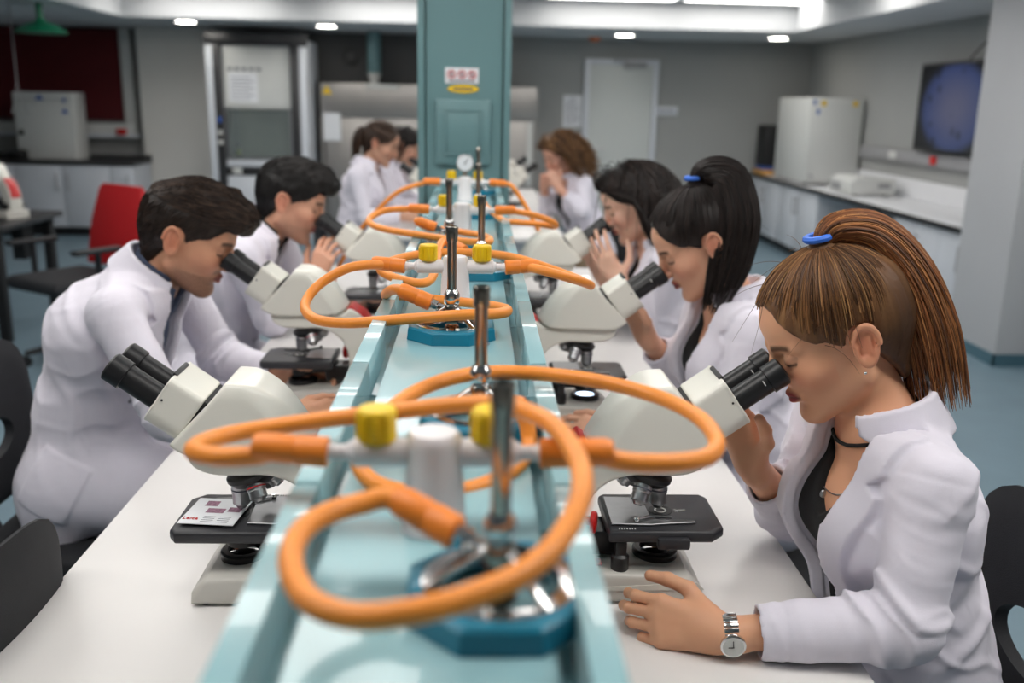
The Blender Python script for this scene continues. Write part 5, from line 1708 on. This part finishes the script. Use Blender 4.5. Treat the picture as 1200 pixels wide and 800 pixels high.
def loose_hair(s, cols, seed=9, n=600, length=.26, spread=.02, curl=0.0, thick=.013, vox=.004, r=.0022, front=8, lean=None, part_back=.0, wcols=None):
    """hair falling from a parting on top of the head"""
    rs = np.random.RandomState(seed)
    lean = A3(0, 0, -1) if lean is None else nrm(lean)
    cf = cap_fn(s, thick, None, hb_shift=-.004, ear=False)
    V, F = mesh_sdf(cf, s.hc - .2, s.hc + .2, vox)
    parts = [(V, F, streak(rs, len(V), cols, wcols) * .7)]
    L = []; k = 0
    while len(L) < n and k < n * 30:
        k += 1
        d0 = rs.normal(size=3); d0 /= np.linalg.norm(d0)
        p0 = surf_pts(s, d0, thick)
        hb = np.interp(p0[2], HB_C, HB_B)
        if p0[1] > hb + .004 or p0[2] < -.05: continue
        out = s.hd @ nrm(d0 * A3(1, .9, .4)); P = s.hw(p0)
        m = 14; tt = np.linspace(0, 1, m)
        ln = length * (.75 + .35 * rs.rand())
        pts = [P]; v = nrm(s.hd @ nrm(A3(d0[0] * 1.2, d0[1] - .25, .15 - .3 * (1 - d0[2]))))
        for i in range(1, m):
            v = nrm(v * .72 + lean * (.30 + .1 * i / m))
            p = pts[-1] + v * ln / m
            qh = s.hl(p[None])[0]
            e = (qh - A3(0, -.008, .030)) / A3(.086, .108, .095)
            ne = np.linalg.norm(e)
            if ne < 1: qh = A3(0, -.008, .030) + e / ne * A3(.086, .108, .095)
            lim = .066 + thick * .8
            yl = np.interp(qh[2], (-.02, .03, .065, .08), (.000, .012, .060, .09))
            if qh[1] > yl and len(L) >= front:
                qh = A3(max(abs(qh[0]), lim * np.clip((.075 - qh[2]) / .06, 0, 1)) * (1 if d0[0] > 0 else -1), yl, qh[2])
            p = s.hw(qh)
            pts.append(p)
        pts = np.array(pts)
        pts += out * (spread * tt)[:, None] * rs.rand()
        if curl:
            ph = rs.rand() * 6.3; fq = 3 + 2 * rs.rand()
            a = nrm(np.cross(lean, out)); 
            pts += (np.sin(ph + fq * 6.3 * tt)[:, None] * out + np.cos(ph + fq * 6.3 * tt)[:, None] * a) * (curl * np.minimum(1, tt * 3))[:, None]
        L.append(pts)
    cc = streak(rs, len(L), cols, wcols)
    parts.append(strands_geo(L, r * (.5 + rs.rand(len(L))), cc, .35))
    V, F, C = combine(parts)
    return np_mesh('hair', V, F, M['hair'], s.t, s.org, C)

# ================================================================== the people
def mic_tip(i, right=True):
    o = scopes[i].location; q = 1 if right else -1
    return A3(o.x + q * .172, o.y, o.z + .367)

# ---- woman with the ginger ponytail, front right
tp = mic_tip(0)
hc1 = tp + A3(.082, 0, .050)
W1 = Person(hc=hc1, yaw=180, pitch=27, vox=.0024, cvox=.0042, hs=1.05, tone=(222, 166, 132), lip=(140, 48, 56), brow=(86, 58, 42),
            nb=(.632, 1.365, 1.060), ch=(.650, 1.352, .930), wa=(.692, 1.34, .745), pe=(.725, 1.33, .590),
            shL=(.640, 1.190, 1.024), shR=(.620, 1.535, 1.035), elL=(.598, 1.140, .836), elR=(.560, 1.515, .835),
            wrL=(.350, 1.165, .810), wrR=(.462, 1.445, .952),
            knL=(.33, 1.21, .53), knR=(.33, 1.45, .53), anL=(.36, 1.20, .10), anR=(.38, 1.46, .10),
            w_top=.070, w_mid=.064, v0=-.03, neck_v=.20, button_v=((.10, .098), (.06, -.085), (.0, -.07)), collar_lap=.042)
W1.hands = [Hand(W1.wrL, (-.93, .36, .02), (.22, .86, -.45), False, 1.0, [(10, 48, 34), (14, 52, 34), (18, 54, 34), (22, 54, 34)], spread=(.03, .0, -.03, -.06), thumb=((.74, .22, .62), (.95, .20, .22), (.98, .2, .0))),
            Hand(W1.wrR, (-.42, .02, .92), (-.62, -.74, -.2), True, .97, [(20, 40, 30), (22, 40, 30), (24, 42, 30), (26, 42, 30)], thumb=((.6, .3, .72), (.85, .3, .35), (.95, .3, .1)))]
p1 = build_person(W1, 'woman with a ginger ponytail in a white coat at the front right microscope', loose=.012, skirt=.5, cuff=(.050, .062))
GING = [(176, 116, 68), (138, 84, 48), (104, 64, 38), (76, 48, 32), (204, 150, 96)]
CAPC = [(150, 104, 64), (112, 76, 46), (84, 56, 36), (62, 42, 29), (194, 148, 98)]
tie1 = A3(0, -.030, .128)
t0 = W1.hw(tie1)
pulled_hair(W1, tie1, [t0, t0 + A3(.020, 0, .024), t0 + A3(.074, -.004, .018), t0 + A3(.130, -.008, -.040), t0 + A3(.172, -.014, -.130), t0 + A3(.205, -.018, -.245)],
            CAPC, GING, 1900, 900, (.013, .024, .032, .040, .047, .046), seed=3, stray=50, wcols=[.2, .32, .25, .17, .06], under=(46, 29, 19), r_cap=.0009, r_tail=.0016)
hair_tie(W1, A3(0, -.031, .140), .0185)
# earrings, necklaces, watch
for k, (b, c) in enumerate(((-.006, -.034), (.000, -.042))):
    MB().ball(W1.hw((.0815 - .002 * k, b, c)) - W1.org, .0026, 10, 8).build('earring', M['chrome'], p1)
def neck_loop(s, drop, rad, r, name, m, z0=.0):
    pts = []
    for q in np.linspace(0, 2 * pi, 49)[:-1]:
        fwd = .5 + .5 * cos(q)
        p = s.nb + s.lat * sin(q) * rad + s.fr * (cos(q) * rad * .95) + s.T * (.03 - drop * fwd ** 1.5 + z0)
        # push out to the skin
        for it in range(40):
            dv = s.body_fn(p[None])[0]
            if dv > r * .6: break
            p = p + (s.fr * max(.0, cos(q)) + s.lat * sin(q) * .8 - s.fr * max(0, -cos(q))) * .002
        pts.append(p - s.org)
    return MB().tube(pts, r, 8, True).build(name, m, s.t), pts
neck_loop(W1, .050, .058, .0030, 'cord_choker', M['black_cloth'])
nk, pts = neck_loop(W1, .125, .062, .0011, 'chain_necklace', M['satin'])
MB().ball(Vector(pts[0]) + Vector(tuple(W1.fr)) * .003 - Vector((0, 0, .010)), (.006, .004, .010), 12, 8).build('pendant', M['satin'], nk)
wd = nrm(W1.wrL - W1.elL)
def wristwatch(s, wr, dn, face_dir):
    c = wr - dn * .012 - s.org
    fd_ = nrm(face_dir - dn * (face_dir @ dn)); sd = np.cross(dn, fd_)
    w = empty('wristwatch', (0, 0, 0)); w.parent = s.t
    rx, ry = .0275, .0245
    n = 22
    for k in range(n):
        a = 2 * pi * k / n
        p = c + sd * cos(a) * rx + fd_ * sin(a) * ry
        tv = nrm(-sd * sin(a) * rx + fd_ * cos(a) * ry); nv = np.cross(dn, tv)
        mx = Matrix([[dn[i], tv[i], nv[i], p[i]] for i in range(3)] + [[0, 0, 0, 1]])
        MB().box(-.0100, .0100, -.0031, .0031, -.0014, .0014, .0006, mx=mx).build('link', M['chrome'], w)
    p = c + fd_ * (ry + .0015)
    MB().lathe([(.0165, -.002), (.0175, .0), (.0175, .004), (.0150, .0055)], p, fd_, 28).build('case', M['chrome'], w)
    MB().lathe([(.0148, .0050), (.0148, .0058), (.001, .0059)], p, fd_, 28).build('dial', M['device'], w)
    mb = MB()
    mx = Matrix([[dn[i], sd[i], fd_[i], p[i]] for i in range(3)] + [[0, 0, 0, 1]])
    mb.box(-.0006, .0006, -.001, .010, .0060, .0063, mx=mx); mb.box(-.001, .007, -.0007, .0007, .0064, .0067, mx=mx)
    mb.build('watch_hands', M['flat_black'], w)
wristwatch(W1, W1.wrL, wd, A3(.05, -.95, -.05))

# ---- woman with the dark ponytail, second on the right
def shift(src, d, **k):
    keys = ('nb', 'ch', 'wa', 'pe', 'shL', 'shR', 'elL', 'elR', 'wrL', 'wrR', 'knL', 'knR', 'anL', 'anR')
    o = {a: getattr(src, a) + np.asarray(d) * (1 if a[:2] not in ('kn', 'an', 'el', 'wr') else A3(1, 1, 0)) for a in keys}
    o.update(k); return o
hc2 = mic_tip(2) + A3(.084, 0, .068)
W2 = Person(**shift(W1, (hc2 - hc1), hc=hc2, yaw=180, pitch=30, vox=.0032, cvox=.0055, hs=1.04, tone=(216, 164, 136), lip=(150, 66, 70), brow=(40, 28, 24),
            w_top=.07, w_mid=.055, v0=-.02, neck_v=.22, button_v=((.06, -.075),)))
W2.wrR = W2.wrR + A3(-.02, -.03, .02)
W2.hands = [Hand(W2.wrL, (-.94, .30, -.02), (.16, .78, -.58), False, .97, [(16, 30, 22), (22, 34, 24), (26, 36, 24), (30, 36, 24)], thumb=((.78, .30, .50), (.96, .22, .12), (.97, .2, -.02))),
            Hand(W2.wrR, (-.50, .02, .86), (-.66, -.55, -.35), True, .97, [(26, 40, 30), (28, 40, 30), (30, 42, 30), (32, 42, 30)], thumb=((.6, .3, .72), (.85, .3, .35), (.95, .3, .1)))]
p2 = build_person(W2, 'woman with a long dark ponytail and blue hair tie, second on the right', loose=.012, skirt=.5, cuff=(.045, .055))
DARK = [(34, 26, 24), (22, 17, 16), (48, 36, 32), (28, 21, 20)]
tie2 = A3(0, -.050, .124)
t0 = W2.hw(tie2)
pulled_hair(W2, tie2, [t0, t0 + A3(.022, -.004, .026), t0 + A3(.070, -.030, .012), t0 + A3(.090, -.055, -.080), t0 + A3(.075, -.070, -.180), t0 + A3(.040, -.090, -.290)],
            DARK, None, 900, 900, (.012, .030, .046, .054, .050, .026), seed=8, stray=40, vox=.004, r_cap=.0011, r_tail=.0017, under=(20, 15, 14))
hair_tie(W2, A3(0, -.053, .136), .018)

# ---- woman with loose dark hair, third on the right, a hand on the microscope
hc3 = mic_tip(4) + A3(.086, 0, .066)
W3 = Person(**shift(W1, (hc3 - hc1), hc=hc3, yaw=180, pitch=24, vox=.0042, cvox=.0075, hs=1.03, tone=(230, 184, 160), brow=(44, 32, 28), w_top=.07, w_mid=.055, button_v=()))
W3.wrL = A3(*(0.468, 2.985, 0.968)); W3.elL = A3(W3.wrL[0] + .115, W3.wrL[1] - .02, .845)
W3.hands = [Hand(W3.wrL, (-.56, .10, .82), (.42, .88, .18), False, 1.0, [(8, 14, 10), (6, 14, 10), (8, 16, 10), (12, 18, 12)], spread=(.16, .05, -.06, -.18), thumb=((.5, .3, .8), (.8, .35, .45), (.9, .35, .2))),
            Hand(W3.wrR, (-.50, .02, .86), (-.66, -.65, -.25), True, .97)]
p3 = build_person(W3, 'woman with loose dark hair holding the third microscope on the right', loose=.012, skirt=.5, cuff=(.05, .05))
loose_hair(W3, DARK, seed=12, n=1300, length=.30, spread=.02, r=.0014, lean=A3(-.02, 0, -1), front=10)

# ---- man in the slate blue shirt, left
hcm = mic_tip(3, False) + A3(-.088, 0, .048)
BRN = [(50, 37, 30), (30, 23, 20), (82, 62, 50), (38, 29, 25)]
yb = hcm[1]
M1 = Person(hc=hcm, yaw=0, pitch=24, fem=False, vox=.0032, cvox=.005, hs=1.10, tone=(206, 152, 122), lip=(150, 84, 78), beard=.75, brow=(36, 26, 22),
            nb=(-.790, yb, 1.095), ch=(-.900, yb, .960), wa=(-.965, yb, .760), pe=(-.985, yb, .590),
            shL=(-.800, yb + .205, 1.050), shR=(-.815, yb - .205, 1.045), elL=(-.690, yb + .20, .832), elR=(-.680, yb - .285, .832),
            wrL=(-.490, yb + .06, .822), wrR=(-.425, yb - .245, .812),
            knL=(-.56, yb + .12, .54), knR=(-.56, yb - .12, .54), anL=(-.58, yb + .13, .10), anR=(-.60, yb - .13, .10),
            w_top=.075, w_mid=.045, v0=.0, shirt='navy_cloth', shirt_collar=True, tail=.27, foldk=.5, button_v=((.10, -.085),), collar_lap=.07)
M1.hands = [Hand(M1.wrL, (.95, -.25, .03), (-.2, -.85, -.45), False, 1.06, [(18, 30, 22), (22, 34, 24), (26, 36, 24), (30, 36, 24)]),
            Hand(M1.wrR, (.90, .42, .0), (-.30, .80, -.50), True, 1.04, [(14, 40, 30), (18, 44, 30), (22, 46, 30), (26, 46, 30)], spread=(.03, .0, -.03, -.06), thumb=((.82, .35, .42), (.96, .25, .12), (.97, .2, -.02)))]
pm1 = build_person(M1, 'man in a white coat over a slate blue shirt at the left microscope', loose=.016, skirt=.62, cuff=(.03, .03))
short_hair(M1, BRN, 2200, 1200, seed=5, vol=.034, comb=(.35, 1, .1), front=.030)

# ---- man in the black shirt, farther left
hcn = mic_tip(5, False) + A3(-.088, 0, .052)
M2 = Person(**shift(M1, (hcn - hcm), hc=hcn, yaw=0, pitch=20, fem=False, vox=.0042, cvox=.0075, hs=1.07, tone=(208, 156, 130), lip=(158, 90, 86), beard=.42, brow=(26, 20, 18),
            w_top=.075, w_mid=.04, shirt='black_cloth', shirt_collar=True, foldk=.5, button_v=(), tail=.12))
M2.wrR = A3(*(-0.522, 3.030, 0.941)); M2.elR = A3(M2.wrR[0] - .13, M2.wrR[1] - .06, .835)
M2.hands = [Hand(M2.wrL, (.95, -.25, .03), (-.2, -.85, -.45), False, 1.05),
            Hand(M2.wrR, (.30, .12, .94), (.30, .92, -.1), True, 1.05, [(22, 36, 26), (24, 36, 26), (26, 38, 26), (28, 38, 26)])]
pm2 = build_person(M2, 'man in a white coat over a black shirt, farther back on the left', loose=.014, skirt=.55, cuff=(.04, .07))
BLK = [(22, 19, 19), (14, 12, 12), (34, 29, 28)]
short_hair(M2, BLK, 1200, 600, seed=15, vol=.034, comb=(.1, 1, .25), front=.026, vox=.0045, r=.0015)
# dark shirt cuff showing on the raised arm
dn = nrm(M2.wrR - M2.elR); e0 = M2.wrR - dn * .075
MB().lathe([(.040, -.02), (.041, .030), (.036, .032), (.034, .0)], e0 - M2.org, dn, 24, False).build('shirt_cuff', M['black_cloth'], pm2)

# ---- woman with big curly hair at the far bench
C1 = Person(hc=(.520, 6.00, 1.200), yaw=206, pitch=22, tyaw=196, vox=.006, cvox=.009, hs=1.05, tone=(214, 164, 142), brow=(60, 44, 38),
            nb=(.585, 6.03, 1.065), ch=(.635, 6.03, .935), wa=(.705, 6.02, .755), pe=(.755, 6.00, .600),
            shL=(.665, 5.870, 1.040), shR=(.575, 6.190, 1.035), elL=(.655, 5.76, .880), elR=(.455, 6.12, .845),
            wrL=(.500, 5.83, 1.020), wrR=(.425, 5.98, 1.010),
            knL=(.625, 5.62, .600), knR=(.600, 5.72, .560), anL=(.60, 5.66, .10), anR=(.64, 5.80, .10), w_top=.08, w_mid=.075, v0=-.05, pants='tan_cloth', button_v=())
C1.hands = [Hand(C1.wrL, (-.45, .10, .88), (-.25, .9, -.2), False, .97, [(50, 60, 40)] * 4), Hand(C1.wrR, (.10, -.50, .85), (-.2, -.9, -.3), True, .97, [(50, 60, 40)] * 4)]
build_person(C1, 'woman with big curly hair, hands at her mouth, at the far bench', loose=.014, skirt=.35, cuff=(.07, .05))
loose_hair(C1, [(120, 84, 52), (86, 58, 38), (158, 116, 74), (60, 42, 30)], seed=21, n=420, length=.24, spread=.07, curl=.012, thick=.030, vox=.007, r=.0034, lean=A3(.25, .05, -1), front=0)

# ---- two women seen at the far left bench
G1 = Person(hc=(-.575, 5.75, 1.265), yaw=-8, pitch=22, vox=.006, cvox=.009, hs=1.04, tone=(196, 150, 126), brow=(30, 24, 22),
            nb=(-.660, 5.74, 1.130), ch=(-.690, 5.74, 1.000), wa=(-.715, 5.73, .820), pe=(-.720, 5.72, .650),
            shL=(-.680, 5.90, 1.090), shR=(-.705, 5.57, 1.090), elL=(-.600, 5.93, .860), elR=(-.650, 5.545, .845),
            wrL=(-.42, 5.85, .845), wrR=(-.43, 5.63, .845), knL=(-.36, 5.82, .56), knR=(-.36, 5.66, .56), anL=(-.38, 5.82, .1), anR=(-.38, 5.66, .1), w_top=.07, w_mid=.05, button_v=(), tail=.12)
G1.hands = [Hand(G1.wrL, (.95, -.2, 0), (-.2, -.85, -.45), False, .97), Hand(G1.wrR, (.95, .2, 0), (-.2, .85, -.45), True, .97)]
build_person(G1, 'woman with a brown ponytail in a white coat at the far bench, left', loose=.014, skirt=.5)
tieg = A3(0, -.105, .045); t0 = G1.hw(tieg)
pulled_hair(G1, tieg, [t0, t0 + A3(-.03, -.015, -.01), t0 + A3(-.055, -.03, -.07), t0 + A3(-.07, -.03, -.19)], [(54, 38, 30), (38, 27, 22), (84, 60, 44)], None, 160, 160, (.012, .026, .032, .018), seed=31, vox=.006, r_cap=.003, r_tail=.004)
hair_tie(G1, tieg, .018, 'flat_black')
hg = A3(-.480, 6.45, 1.220)
G2 = Person(**shift(G1, hg - G1.hc, hc=hg, yaw=0, pitch=24, vox=.0065, cvox=.010, hs=1.03, tone=(206, 160, 136), button_v=(), pants='jeans'))
G2.hands = [Hand(G2.wrL, (.95, -.2, 0), (-.2, -.85, -.45), False, .97), Hand(G2.wrR, (.95, .2, 0), (-.2, .85, -.45), True, .97)]
build_person(G2, 'person with dark hair half hidden beside the teal column at the far bench', loose=.014, skirt=.5)
loose_hair(G2, DARK, seed=33, n=160, length=.16, spread=.02, vox=.007, r=.004)
